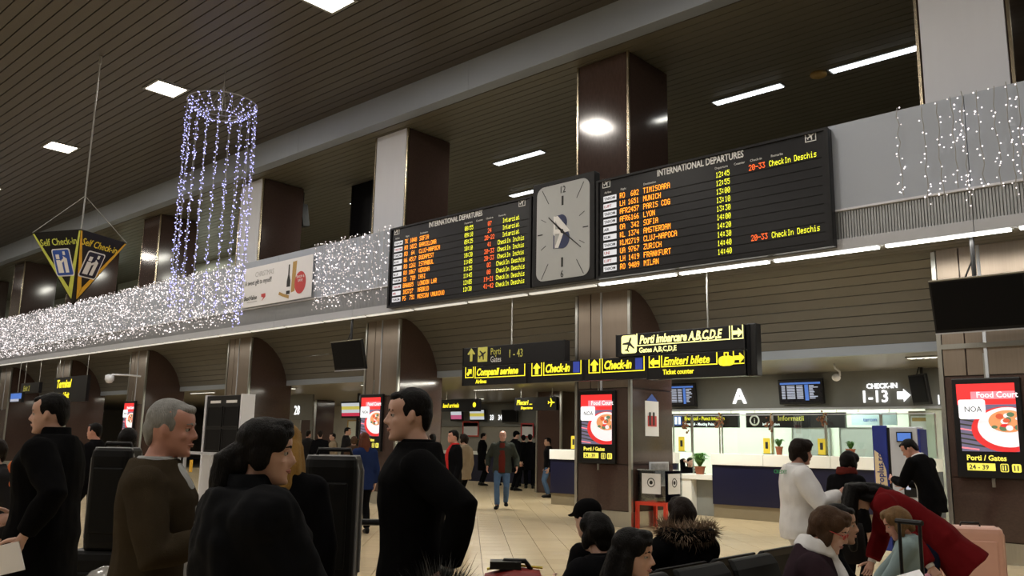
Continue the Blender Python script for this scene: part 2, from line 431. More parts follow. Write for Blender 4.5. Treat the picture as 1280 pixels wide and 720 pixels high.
# strips in the gallery ceiling
n = 0
up = [(-6.4,-4.6,16.77,'gallery ceiling strip light right, half behind the white column'),(-9.1,-7.4,16.77,'gallery ceiling strip light above the right departures board'),
      (-16.0,-14.2,16.77,'gallery ceiling strip light above the left departures board'),(-22.6,-20.9,16.77,'gallery ceiling strip light between the two white columns'),
      (-29.3,-27.5,16.77,'gallery ceiling strip light behind the hanging light ring'),(-35.9,-34.2,16.77,'gallery ceiling strip light right of the hanging pyramid sign'),
      (-1.2,.5,16.77,'gallery ceiling strip light at the right edge'),(-17.8,-16.6,19.4,'small rear strip light by the white column left of the board')]
for x0, x1, y, lab in up:
    t = thing('ceiling_strip_light', lab, 'light', (x0, y, 9.265), 0, 'gallery strip lights')
    L = x1-x0
    obj('housing', MB().box(0, L, -.14, .14, -.03, 0), M['grey'], t)
    obj('tube', MB().box(.04, L-.04, -.1, .1, -.045, -.02), M['tubeu'], t); pw_ = P_UPPER*(1 if x0 < -12 else .12)
    lv = MB()
    for q in range(int(L/.11)): lv.box(.05+q*.11, .06+q*.11, -.11, .11, -.055, -.045)
    o = obj('louvre', lv, M['grey'], t); o['kind'] = 'stuff'
    lamp(t, (L/2,0,-.07), (0,0,0), L*.9, .2, pw_, (1,.97,.85))
# strips in the low ceiling
inner = []
for x in range(-39, 6, 5):
    for y in (15.4, 18.6, 22.5): inner.append((x + (1.4 if y > 16 else 0), y))
for x, y in inner:
    t = thing('low_ceiling_light', 'louvred strip light in the low ceiling of the check-in hall', 'light', (x, y, 3.055), 0, 'strip lights of the low ceiling')
    obj('housing', MB().box(-.8,.8,-.08,.08,-.02,0), M['grey'], t); obj('tube', MB().box(-.77,.77,-.06,.06,-.03,-.01), M['tubei'], t)
    lv = MB()
    for q in range(14): lv.box(-.75+q*.11, -.735+q*.11, -.065, .065, -.04, -.03)
    o = obj('louvre', lv, M['grey'], t); o['kind'] = 'stuff'
    lamp(t, (0,0,-.05), (0,0,0), 1.5, .12, P_INNER*(1 if x > -17 else .3), (1,.95,.82))

# ================================================================ THINGS ON AND UNDER THE GALLERY
F = lambda u, v, d=0: (u, d, v)                        # upright plate: u along the hall, v up, d depth into the wall
def roundrect(x0, x1, z0, z1, r, n=5):
    p = []
    for cx, cz, a0 in ((x1-r, z1-r, 0), (x0+r, z1-r, 90), (x0+r, z0+r, 180), (x1-r, z0+r, 270)):
        for i in range(n+1):
            a = R(a0+90*i/n); p.append((cx+r*math.cos(a), cz+r*math.sin(a)))
    return p
def plate(name, poly, m, parent, y=0, t=.004):
    mb = MB(); mb.plate(poly, lambda u, v, d: (u, y-d, v), t); return obj(name, mb, m, parent)
def rect(name, x0, x1, z0, z1, m, parent, y=0, t=.004):
    return obj(name, MB().box(x0, x1, y-t, y, z0, z1), m, parent)
def frame(name, x0, x1, z0, z1, w_, m, parent, y=0, t=.005):
    mb = MB(); mb.box(x0,x1,y-t,y,z0,z0+w_).box(x0,x1,y-t,y,z1-w_,z1).box(x0,x0+w_,y-t,y,z0+w_,z1-w_).box(x1-w_,x1,y-t,y,z0+w_,z1-w_)
    return obj(name, mb, m, parent)
def arrow(name, cx, cz, s, ang, m, parent, y=0, t=.005, stem=.16):
    pts = [(0,.5),(.42,.06),(.26,.0),(stem*.6,.14),(stem*.6,-.5),(-stem*.6,-.5),(-stem*.6,.14),(-.26,.0),(-.42,.06)]
    a = R(ang); P_ = [(cx+s*(u*math.cos(a)-v*math.sin(a)), cz+s*(u*math.sin(a)+v*math.cos(a))) for u, v in pts]
    return plate(name, P_, m, parent, y, t)
def plane_icon(name, cx, cz, s, ang, m, parent, y=0):
    pts = [(0,.5),(.07,.38),(.07,.14),(.48,-.08),(.48,-.18),(.07,-.06),(.05,-.34),(.17,-.43),(.17,-.5),(0,-.45),
           (-.17,-.5),(-.17,-.43),(-.05,-.34),(-.07,-.06),(-.48,-.18),(-.48,-.08),(-.07,.14),(-.07,.38)]
    a = R(ang); P_ = [(cx+s*(u*math.cos(a)-v*math.sin(a)), cz+s*(u*math.sin(a)+v*math.cos(a))) for u, v in pts]
    return plate(name, P_, m, parent, y)

DOT = {'A': '0e11111f111111', 'B': '1e11111e11111e', 'C': '0e11101010110e', 'D': '1e11111111111e', 'E': '1f10101e10101f', 'F': '1f10101e101010', 'G': '0e11101713110f', 'H': '1111111f111111', 'I': '0e04040404040e', 'J': '0702020202120c', 'K': '11121418141211', 'L': '1010101010101f', 'M': '111b1515111111', 'N': '11191915131311', 'O': '0e11111111110e', 'P': '1e11111e101010', 'Q': '0e11111115120d', 'R': '1e11111e141211', 'S': '0f10100e01011e', 'T': '1f040404040404', 'U': '1111111111110e', 'V': '11111111110a04', 'W': '1111111515150a', 'X': '11110a040a1111', 'Y': '11110a04040404', 'Z': '1f01020408101f', '0': '0e11131519110e', '1': '040c040404040e', '2': '0e11010204081f', '3': '1f02040201110e', '4': '02060a121f0202', '5': '1f101e0101110e', '6': '0608101e11110e', '7': '1f010204080808', '8': '0e11110e11110e', '9': '0e11110f01020c', ':': '000c0c000c0c00', '-': '0000001f000000', 'h': '10101619111111', 'e': '00000e111f100e', 'c': '00000e1010110e', 'k': '10101214181412', 'n': '00001619111111', 's': '00000f100e011e', 'i': '04000c0404040e', 't': '08081c08080906', 'a': '00000e010f110f', 'r': '00001619101010', 'z': '00001f0204081f'}
def led(name, s, m, parent, x, z, cw, h, align='LEFT'):
    mb = MB(); pw, ph = cw/6, h/7
    if align == 'CENTER': x -= cw*len(s)/2
    for i, ch in enumerate(s):
        if ch == ' ': continue
        g = DOT[ch]
        for r in range(7):
            bits = int(g[2*r:2*r+2], 16)
            for c in range(5):
                if bits >> (4-c) & 1:
                    u = i*cw + c*pw; v = h-(r+1)*ph
                    mb.add([(u,0,v),(u+pw*.95,0,v),(u+pw*.95,0,v+ph*.95),(u,0,v+ph*.95)], [(0,1,2,3)])
    o = obj(name, mb, m, parent, (x, -.012, z)); o['kind'] = 'stuff'; return o

# ---- departures boards
def board(name, label, x0, z0, W, H, rows, seed):
    rnd = random.Random(seed)
    t = thing(name, label, 'departures board', (x0, 12.05, z0), 0, 'departures boards on the gallery edge')
    obj('case', MB().box(0, W, 0, .13, 0, H), M['signblack'], t, bevel=.01)
    fr = MB(); fr.box(0, W, -.03, 0, 0, .05).box(0, W, -.03, 0, H-.04, H).box(0, .05, -.03, 0, .05, H-.04).box(W-.05, W, -.03, 0, .05, H-.04)
    obj('frame', fr, M['black'], t)
    text('heading', 'INTERNATIONAL DEPARTURES', .165, M['headw'], t, (1.28, -.006, 1.655), sx=.70, bold=.02)
    for lx in (.21, W-.27):
        frame('emblem_frame', lx-.085, lx+.085, 1.66, 1.83, .012, M['headw'], t)
        plane_icon('plane_emblem', lx, 1.745, .13, -60, M['headw'], t)
    for s, x in (('Airline', .17), ('Flight', .52), ('Destination', 1.0), ('Departure', 2.38), ('Counter', 2.72), ('Check-in', 3.0), ('Remarks', 3.35)):
        text('column_heading', s, .055, M['headw'], t, (x, -.004, 1.55))
    for i, (air, fl_, dest, tm_, gate, st) in enumerate(rows):
        z = 1.405 - .1425*i
        rect('row_divider', .1, W-.12, z-.028, z-.022, M['black'], t, 0, .012)
        p = rect('airline_tile', .15, .43, z-.005, z+.092, M['tilelit'], t, -.004, .006)
        text('airline_name', air, .07, M['redpaper'] if i in (1, 7, 8) else M['ink'], t, (.165, -.011, z+.018), bold=.01)
        led('flight_number', fl_, M['ledo'], t, .51, z-.002, .058, .098)
        led('destination', dest, M['ledo'], t, 1.0, z-.002, .0605, .098)
        led('departure_time', tm_, M['ledy'], t, 2.40, z-.002, .0505, .094)
        if gate: led('counter_number', gate, M['ledr'], t, 3.12, z-.002, .056, .094, 'CENTER')
        if st: led('remark', st, M['ledy'], t, 3.70, z-.002, .0505, .094, 'CENTER')
    return t
ck, ci_ = 'CheckIn Deschis', 'CheckIn Inchis'
board('departures_board', 'black departures board left of the wall clock with orange and yellow rows', -14.71, 4.39, 4.24, 1.82, [
    ('TAROM','TK 1048','SOFIA','08:55','07','Intarziat'), ('TAROM','RO 1022','BARCELONA','09:10','24','Intarziat'),
    ('TAROM','RO  64','CLUJ-NAPOCA','09:25','20-22','Intarziat'), ('BLUE','W6 4517','BUDAPEST','10:10','41',ci_),
    ('AIR','RO 1261','ISTANBUL','10:30','20-33',ci_), ('BLUE','RO 1067','VERONA','11:05','20-33',ci_),
    ('TAROM','OS  789','IASI','11:25','03',ck), ('TAROM','BAW885','LONDON LHR','11:45','08',ck),
    ('AIR','IB3727','MADRID','12:05','19-21',ck), ('TAROM','PS  751','MOSCOW VNUKOVO','12:30','41-42',ck)], 1)
board('departures_board', 'black departures board right of the wall clock, few yellow remarks', -8.92, 4.38, 4.26, 1.82, [
    ('TAROM','RO  602','TIMISOARA','12:45','20-33',ck), ('LUFT','LH 1651','MUNICH','12:55','',''), ('TAROM','AFR2457','PARIS CDG','13:00','',''),
    ('TAROM','AFR6166','LYON','13:10','',''), ('AIR','OA  342','SOFIA','13:30','',''), ('KLM','KL 1374','AMSTERDAM','14:00','',''),
    ('TAROM','KLM2719','CLUJ-NAPOCA','14:20','',''), ('UNI','UA 9767','ZURICH','14:30','',''), ('LUFT','LH 1419','FRANKFURT','14:40','20-33',ck),
    ('TAROM','RO 9409','MILAN','14:40','','')], 2)

# ---- wall clock
t = thing('wall_clock', 'large rounded rectangular clock with grey face between the two departures boards', 'clock', (-10.42, 12.02, 4.38))
obj('case', MB().box(-.02, 1.47, 0, .17, 0, 2.03), M['black'], t, bevel=.02)
plate('face', roundrect(.10, 1.36, .10, 1.93, .17, 8), mat('clock_face_grey', (.44,.46,.47), .25, var=.03), t, 0, .008)
text('numeral', '12', .19, M['ink'], t, (.73, -.012, 1.74), align='CENTER', sx=.8)
text('numeral', '6', .19, M['ink'], t, (.73, -.012, .125), align='CENTER', sx=.8)
cx, cz = .73, 1.0
for h in range(12):
    a = R(90-30*h); dx, dz = math.cos(a), math.sin(a)
    k = min((.60/abs(dx)) if abs(dx) > 1e-3 else 9, (.88/abs(dz)) if abs(dz) > 1e-3 else 9)
    if h in (0, 6): r0, r1, wd = .50, .68, .022
    elif h in (3, 9): r0, r1, wd = .48, .60, .010
    else: r0, r1, wd = k*.66, k*.86 if h in (2,4,8,10) else k*.98, .005
    nx, nz = -dz*wd, dx*wd
    plate('hour_mark', [(cx+dx*r0+nx, cz+dz*r0+nz), (cx+dx*r0-nx, cz+dz*r0-nz), (cx+dx*r1-nx, cz+dz*r1-nz), (cx+dx*r1+nx, cz+dz*r1+nz)], M['ink'], t, -.009, .004)
lg = rect('emblem', .52, .56, .69, 1.31, M['headw'], t, -.009, .004)
navy2 = mat('emblem_navy', (.02,.03,.10), .4)
def arc(cx_, cz_, r0, a0, a1, n=14): return [(cx_+r0*.85*math.cos(R(a0+(a1-a0)*i/n)), cz_+r0*math.sin(R(a0+(a1-a0)*i/n))) for i in range(n+1)]
plate('emblem_upper_bowl', [(.56,1.31)]+arc(.70,1.16,.165,88,-60)+[(.80,1.0)], navy2, t, -.009, .004)
plate('emblem_lower_bowl', [(.70,1.0)]+arc(.74,.86,.19,60,-90)+[(.56,.69)], navy2, t, -.009, .004)
plate('emblem_lower_bar', [(.52,.69),(.55,.69),(.55,.93),(.52,.96)], navy2, t, -.0095, .005)
plate('emblem_stripe', [(.52,1.30),(.62,1.31),(.92,.98),(.72,.96),(.52,.96),(.52,1.06),(.66,1.05)], M['headw'], t, -.011, .004)
plate('emblem_stripe', [(.55,.70),(.64,.69),(.76,.96),(.67,.96)], M['headw'], t, -.011, .004)
for nm, (hx, hz), wd, tail in (('minute_hand', (1.17,.635), .016, .42), ('hour_hand', (.40,1.31), .022, .25)):
    d = V((hx-cx, hz-cz)); L = d.length; d.normalize(); n = V((-d.y, d.x))
    e = V((cx,cz)); b0 = e - d*L*tail*.5
    plate(nm, [tuple(b0+n*wd), tuple(b0-n*wd), tuple(e+d*L-n*wd*.4), tuple(e+d*L+n*wd*.4)], M['ink'], t, -.017, .005)
plate('hand_boss', arc(cx, cz, .04, 0, 345, 20), M['ink'], t, -.022, .004)

# ---- advertising banner
t = thing('advertising_banner', 'white advertising banner with bottle and red disc on the gallery parapet', 'banner', (-21.05, 12.10, 4.97))
obj('sheet', MB().box(0, 3.27, 0, .02, 0, 1.09), M['paper'], t)
text('slogan', 'CHRISTMAS', .20, M['greyink'], t, (.62, -.003, .80), sx=.86)
text('slogan', 'A sweet gift to myself!', .19, M['ink'], t, (.13, -.003, .60), sx=.76)
text('logo_lettering', 'BestValue', .17, M['ink'], t, (.12, -.003, .19), sx=.95, bold=.015, shear=.2)
rect('logo_underline', .30, .80, .12, .14, M['greyink'], t, -.001, .003)
plate('logo_swirl', [(.98,.30),(1.18,.31),(1.2,.22),(1.02,.11),(1.1,.2),(1.0,.22)], M['redpaper'], t, -.001, .003)
bt = [(2.17,.17),(2.33,.17),(2.33,.52),(2.27,.68),(2.265,.95),(2.215,.95),(2.21,.68),(2.17,.52)]
plate('bottle_picture', bt, M['ink'], t, -.001, .004); rect('bottle_label', 2.165, 2.335, .26, .36, M['paper'], t, -.005, .002)
plate('box_picture', [(2.38,.20),(2.54,.22),(2.58,1.01),(2.40,1.0)], M['gold'], t, -.001, .003)
plate('wafer_picture', [(1.82,.2),(2.02,.13),(2.3,.05),(2.31,.13),(2.05,.2),(1.86,.27)], M['gold'], t, -.005, .004)
plate('red_disc', arc(2.78, .42, .29, 0, 345, 24), M['redpaper'], t, -.005, .003)
text('disc_lettering', 'SHOP &\nSAVE', .10, M['paper'], t, (2.78, -.010, .44), align='CENTER')

# ---- light curtain on the parapet (thousands of bulbs)
def curtain(name, label, x0, x1, n, dens):
    mb = MB(); rnd = random.Random(11)
    nx = int((x1-x0)/.13)
    for i in range(nx+1):
        x = x0 + (x1-x0)*i/nx + rnd.uniform(-.03,.03); zb = rnd.uniform(4.55, 4.95)
        pts = []; z = 6.30
        while z > zb: pts.append((x+rnd.uniform(-.02,.02), 12.13+rnd.uniform(-.015,.015), z)); z -= .3
        if len(pts) > 1: mb.tube(pts, .005, 3, 0)
    for i in range(n):
        x = rnd.uniform(x0, x1)
        if rnd.random() > dens((x-x0)/(x1-x0)): continue
        z = 4.58 + 1.74*rnd.random()**.85
        mb.octa((x, 12.11+rnd.uniform(-.05,.03), z), rnd.uniform(.011,.024), 1 if rnd.random() < .38 else 2)
    o = obj(name, mb, [M['wire'], M['bulbw'], M['bulbd']])
    return tag(o, label, 'string lights', None, 'stuff')
curtain('light_curtain', 'dense sparkling white light curtain on the left stretch of the parapet', -50, -21.15, 9400, lambda u: 1.0-.25*u)
curtain('light_curtain', 'sparkling white light curtain between the banner and the left departures board', -17.70, -14.78, 900, lambda u: 1.0-.62*u)
# single strings on the right wall panel
for i, (x, zt, zb, side) in enumerate(((-3.69,6.28,4.95,'leftmost'),(-3.36,6.2,4.72,'second from the left'),(-3.17,6.2,4.75,'third from the left'),(-2.98,6.26,4.95,'just left of the panel joint'),
        (-2.85,6.3,4.55,'thick one on the panel joint'),(-2.66,6.26,4.9,'first right of the panel joint'),(-2.47,6.26,4.75,'third from the right edge'),(-2.31,6.28,4.7,'second from the right edge'),(-2.2,6.24,4.75,'nearest the right edge'))):
    t = thing('light_string', f'white light string on the right parapet panel, {side}', 'string lights', (x, 12.12, zb), 0, 'light strings on the right parapet')
    rnd = random.Random(i+40); wm = MB(); pts = []; z = zt-zb
    while z > 0: pts.append((rnd.uniform(-.02,.02), rnd.uniform(-.01,.01), z)); z -= .13
    wm.tube(pts, .006, 4); obj('cable', wm, M['wire'], t)
    bm2 = MB()
    for q in range(17 if 'thick' not in side else 34):
        bm2.octa((rnd.uniform(-.055,.055), rnd.uniform(-.04,.01), rnd.uniform(0, zt-zb)), rnd.uniform(.009,.014), 0)
    o = obj('bulbs', bm2, M['bulbw'], t); o['kind'] = 'stuff'

# ---- hanging cylinder of blue-white light strings
rcx, rcy, rz0 = -17.62, 9.27, 9.10
t = thing('hanging_light_cylinder', 'tall hanging cylinder of blue white light strings below a wire ring', 'string lights', (rcx, rcy, rz0))
obj('outer_ring', MB().torus((0,0,0), .77, .014, 40, 6), M['wire'], t); obj('inner_ring', MB().torus((0,0,-.28), .36, .016, 28, 6), M['wire'], t)
obj('hanger', MB().tube([(0,0,-.28),(0,0,9.97-rz0)], .008, 6), M['wire'], t)
for k in range(4):
    a = PI/4+k*PI/2; obj('stay_wire', MB().tube([(.36*math.cos(a),.36*math.sin(a),-.28),(0,0,.45)], .004, 4), M['wire'], t)
rnd = random.Random(5)
for k in range(19):
    a = 2*PI*k/19+.1; L = rnd.uniform(4.5, 5.2); c, s = math.cos(a), math.sin(a)
    mb = MB(); mb.tube([(.36*c,.36*s,-.28),(.57*c,.57*s,-.2),(.77*c,.77*s,0)], .006, 4)
    mb.tube([(.77*c,.77*s,0),(.772*c,.772*s,-L/2),(.77*c,.77*s,-L)], .006, 4)
    for q in range(6):
        u = (q+.5)/6; r_ = .36+.41*u; mb.octa((r_*c+rnd.uniform(-.02,.02), r_*s, -.28+.28*u*u-.02), .017, 1)
    z = -.02
    while z > -L:
        for q in range(rnd.choice((1,2,2,3))):
            mb.octa((.77*c+rnd.uniform(-.035,.035), .77*s+rnd.uniform(-.035,.035), z+rnd.uniform(-.05,.05)), rnd.uniform(.011,.019), 1)
        z -= rnd.choice((.09,.11,.15,.2))
    obj('light_string', mb, [M['wire'], M['bulbb']], t)

# ---- hanging pyramid sign
pc = V((-19.21, 7.07, 4.22)); hd = .92; Zt = 1.5
t = thing('hanging_pyramid_sign', 'black inverted pyramid sign with yellow edges hanging on wires at the left', 'sign', pc, R(24))
q = hd*math.sqrt(2)/2
obj('body', MB().add([(-q,-q,Zt),(q,-q,Zt),(q,q,Zt),(-q,q,Zt),(0,0,0)], [(0,1,2,3),(1,0,4),(2,1,4),(3,2,4),(0,3,4)]), M['signblack'], t)
for s_i, (ang, ym) in enumerate(((0,'yellowg'),(90,'orange'),(180,'yellowg'),(270,'orange'))):
    fr = struct('sign_face', None, None, t); 
    fr.rotation_euler = (0, 0, R(ang))
    # face plane: bottom edge apex (0,0,0), top edge at y=-q, z=Zt
    tilt = math.atan2(q, Zt); Lf = math.hypot(q, Zt)
    Fm = Matrix.Rotation(tilt, 4, 'X')
    def fp(u, v, d, off=.006):
        p = Matrix.Rotation(tilt, 3, 'X') @ V((u, -off-d, v)); return tuple(p)
    mm = M[ym]
    for sg in (-1, 1):
        mb = MB(); mb.plate([(sg*.005,.16),(sg*q*.99,Lf*.985),(sg*q*.93,Lf*.985),(sg*.005,.42)], fp, .006); obj('edge_band', mb, mm, fr)
    rot = (PI/2+tilt, 0, 0)
    tx = text('lettering', 'Self Check-in', .21, M['yellowg'] if ym == 'yellowg' else M['yellowp'], fr, fp(0, Lf-.30, .006), rot, sx=.88, align='CENTER', bold=.01)
    mb = MB(); mb.plate(roundrect(-.24,.24,Lf-.98,Lf-.38,.05), fp, .008); obj('icon_border', mb, M['paper'] , fr)
    mb = MB(); mb.plate(roundrect(-.215,.215,Lf-.955,Lf-.405,.04), fp, .012); obj('icon_field', mb, M['bluep'] if ym == 'yellowg' else M['navy'], fr)
    mb = MB(); z0 = Lf-.9
    for pl_ in ([(-.16,z0),(-.02,z0),(-.02,z0+.2),(-.06,z0+.28),(-.16,z0+.28)], [(.03,z0),(.12,z0),(.13,z0+.3),(.04,z0+.36)], [(-.15,z0+.3),(-.06,z0+.3),(-.06,z0+.40),(-.15,z0+.40)], [(.05,z0+.38),(.11,z0+.38),(.11,z0+.46),(.05,z0+.46)], [(-.04,z0+.2),(.06,z0+.27),(.05,z0+.32),(-.05,z0+.25)]):
        mb.plate(pl_, fp, .016)
    obj('icon_figures', mb, M['paper'], fr)
obj('rod', MB().tube([(0,0,Zt),(0,0,9.96-pc.z)], .016, 8), M['wire'], t)
obj('rod_cap', MB().lathe([(.02,9.96-pc.z-.2),(.035,9.96-pc.z-.18),(.035,9.96-pc.z)], 10), M['wire'], t)
for k in range(4):
    sx_, sy_ = ((-1,-1),(1,-1),(1,1),(-1,1))[k]
    obj('stay_wire', MB().tube([(sx_*q,sy_*q,Zt),(0,0,Zt+.95)], .009, 5), M['wire'], t)

# ---- hanging direction signs under the gallery
def dsign(name, label, x0, x1, z0, z1, y=12.5):
    t = thing(name, label, 'direction sign', (x0, y, z0), 0, 'hanging yellow and black direction signs')
    obj('box', MB().box(0, x1-x0-.004, 0, .16, 0, z1-z0-.004), M['signblack'], t, bevel=.008)
    obj('edge_profile', MB().box(0, .018, -.010, 0, 0, z1-z0), M['black'], t); obj('edge_profile', MB().box(x1-x0-.022, x1-x0-.004, -.010, 0, 0, z1-z0), M['black'], t)
    return t
def u_frame(x0, x1, z0, z1, m, t, w_=.016, top=False):
    mb = MB(); mb.box(x0,x1,-.006,0,z0,z0+w_).box(x0,x0+w_,-.006,0,z0,z1).box(x1-w_,x1,-.006,0,z0,z1); return obj('underline_frame', mb, m, t)
def rod(t, x, z0, z1, y=.08):
    obj('rod', MB().tube([(x,y,z0),(x,y,z1)], .014, 8), M['steel'], t); obj('rod_flange', MB().lathe([(.045,z1-.02),(.045,z1)], 10, (x,y,0)), M['steel'], t)

# upper left
t = dsign('direction_sign', 'black hanging sign with unlit lettering Porti Gates 1 - 43', -12.73, -10.0, 3.025, 3.42)
rod(t, 1.30, .39, 1.375)
arrow('arrow', .25, .24, .27, 0, M['litol'], t, 0, .005, .22)
rect('pictogram_field', .44, .71, .08, .38, M['litol'], t); plane_icon('pictogram', .575, .23, .22, -60, M['ink'], t, -.004)
text('lettering', 'Porti', .20, M['litol'], t, (.80, -.004, .21), sx=.72); text('lettering', 'Gates', .17, M['headw'], t, (.80, -.004, .06), sx=.75)
rect('cedilla', .935, .955, .165, .20, M['litol'], t)
text('lettering', '1 - 43', .23, M['litol'], t, (1.29, -.004, .13), sx=.72)
# lower row
t = dsign('direction_sign', 'lit sign Companii aeriene with arrow, leftmost of the lower row', -12.73, -10.94, 2.63, 3.02)
u_frame(.09, .33, .16, .385, M['lity'], t); arrow('arrow', .21, .28, .17, -45, M['lity'], t, 0, .006, .3)
u_frame(.37, 1.74, .145, .385, M['lity'], t)
text('lettering', 'Companii aeriene', .20, M['lity'], t, (.41, -.006, .20), sx=.80, shear=.25, bold=.032)
text('lettering', 'Airlines', .11, M['lity'], t, (.40, -.006, .04), sx=.9, bold=.02)
for nm, x0 in (('left Check-in sign of two, next to Companii aeriene', -10.93), ('right Check-in sign of two, before the column with the red screen', -9.55)):
    t = dsign('direction_sign', 'lit ' + nm, x0, x0+1.37, 2.63, 3.02)
    u_frame(.11, .37, .13, .385, M['lity'], t); arrow('arrow', .24, .27, .22, 0, M['lity'], t, 0, .006, .3)
    u_frame(.41, 1.32, .13, .385, M['lity'], t)
    text('lettering', 'Check-in', .215, M['lity'], t, (.45, -.006, .19), sx=.76, shear=.25, bold=.032)
    rect('blue_field', 1.13, 1.28, .16, .36, M['litb'], t)
# upper right
t = dsign('direction_sign', 'lit sign Porti imbarcare A,B,C,D,E, upper right of the group', -8.81, -6.31, 3.025, 3.42, 12.47)
rod(t, 1.80, .39, 1.375)
plate('pictogram_field', roundrect(.12, .44, .05, .37, .04), M['lityl'], t); plane_icon('pictogram', .28, .21, .27, -20, M['ink'], t, -.004)
u_frame(.44, 2.24, .165, .39, M['lityl'], t)
text('lettering', 'Porti imbarcare A,B,C,D,E', .205, M['lityl'], t, (.50, -.006, .205), sx=.72, shear=.25, bold=.032)
text('lettering', 'Gates A,B,C,D,E', .125, M['lityl'], t, (.49, -.006, .05), sx=.9, bold=.02)
u_frame(2.27, 2.47, .165, .39, M['lityl'], t); arrow('arrow', 2.37, .27, .18, -90, M['lityl'], t, 0, .006, .3)
# lower right
t = dsign('direction_sign', 'lit sign Emiteri bilete Ticket counter, lower right of the group', -8.17, -6.31, 2.60, 3.02, 12.47)
u_frame(.05, .27, .20, .40, M['lity'], t); arrow('arrow', .16, .29, .19, 90, M['lity'], t, 0, .006, .3)
u_frame(.30, 1.36, .20, .40, M['lity'], t)
text('lettering', 'Emiteri bilete', .19, M['lity'], t, (.34, -.006, .235), sx=.85, shear=.25, bold=.024)
text('lettering', 'Ticket counter', .12, M['lity'], t, (.33, -.006, .075), sx=.82, bold=.02)
bag = MB(); bag.plate(arc(1.44,.25,.075,0,345,12), F, -.006).plate(arc(1.60,.25,.075,0,345,12), F, -.006)
bag.box(1.45,1.59,-.006,0,.17,.33).box(1.48,1.50,-.006,0,.33,.39).box(1.54,1.56,-.006,0,.33,.39).box(1.48,1.56,-.006,0,.375,.39)
obj('pictogram', bag, M['lity'], t)
u_frame(1.64, 1.85, .19, .40, M['lity'], t); arrow('arrow', 1.745, .29, .19, -90, M['lity'], t, 0, .006, .3)
obj('end_housing', MB().box(1.875, 2.04, 0, .2, -.01, .83), M['black'], t, bevel=.02); obj('front_strip', MB().box(1.895,1.945,-.012,0,.01,.81), M['screen'], t)

# ---- hanging monitors
def monitor(name, label, x, y, z, W, H, tilt, top, front=None, rotz=0, group=None):
    t = thing(name, label, 'monitor', (x, y, z), rotz, group)
    b = obj('casing', MB().box(-W/2, W/2, 0, .07, -H/2, H/2), M['black'], t, bevel=.012); b.rotation_euler.x = R(tilt)
    s = obj('screen', MB().box(-W/2+.03, W/2-.03, -.006, 0, -H/2+.05, H/2-.03), front or M['screen'], t); s.rotation_euler.x = R(tilt)
    if top:
        obj('pole', MB().tube([(-.05,.12,-H*.1),(-.05,.12,top-z)], .03, 8), M['black'], t)
        obj('bracket', MB().box(-.2,.1,.06,.14,-.1,.1), M['black'], t)
        obj('brace', MB().tube([(-.05,.12,H/2+.28),(-.18,.1,H/2-.02)], .012, 6), M['black'], t)
    return t, s
t, s = monitor('hanging_monitor', 'large black switched off monitor hanging before the right column', -2.88, 12.25, 3.39, 1.15, .72, 14, 4.40)
obj('silver_edge', MB().box(-.57,.57,-.01,.06,.35,.368), M['steel'], t, rot=(R(14),0,0)); obj('silver_edge', MB().box(-.57,.57,-.01,.03,-.368,-.35), M['rail'], t, rot=(R(14),0,0))
t, s = monitor('hanging_monitor', 'small black switched off monitor hanging left of the middle column', -16.35, 12.25, 3.44, 1.18, .70, 14, 4.40)
obj('silver_edge', MB().box(-.585,.585,-.01,.06,.34,.355), M['steel'], t, rot=(R(14),0,0)); obj('silver_edge', MB().box(-.585,.585,-.01,.03,-.36,-.34), M['rail'], t, rot=(R(14),0,0))

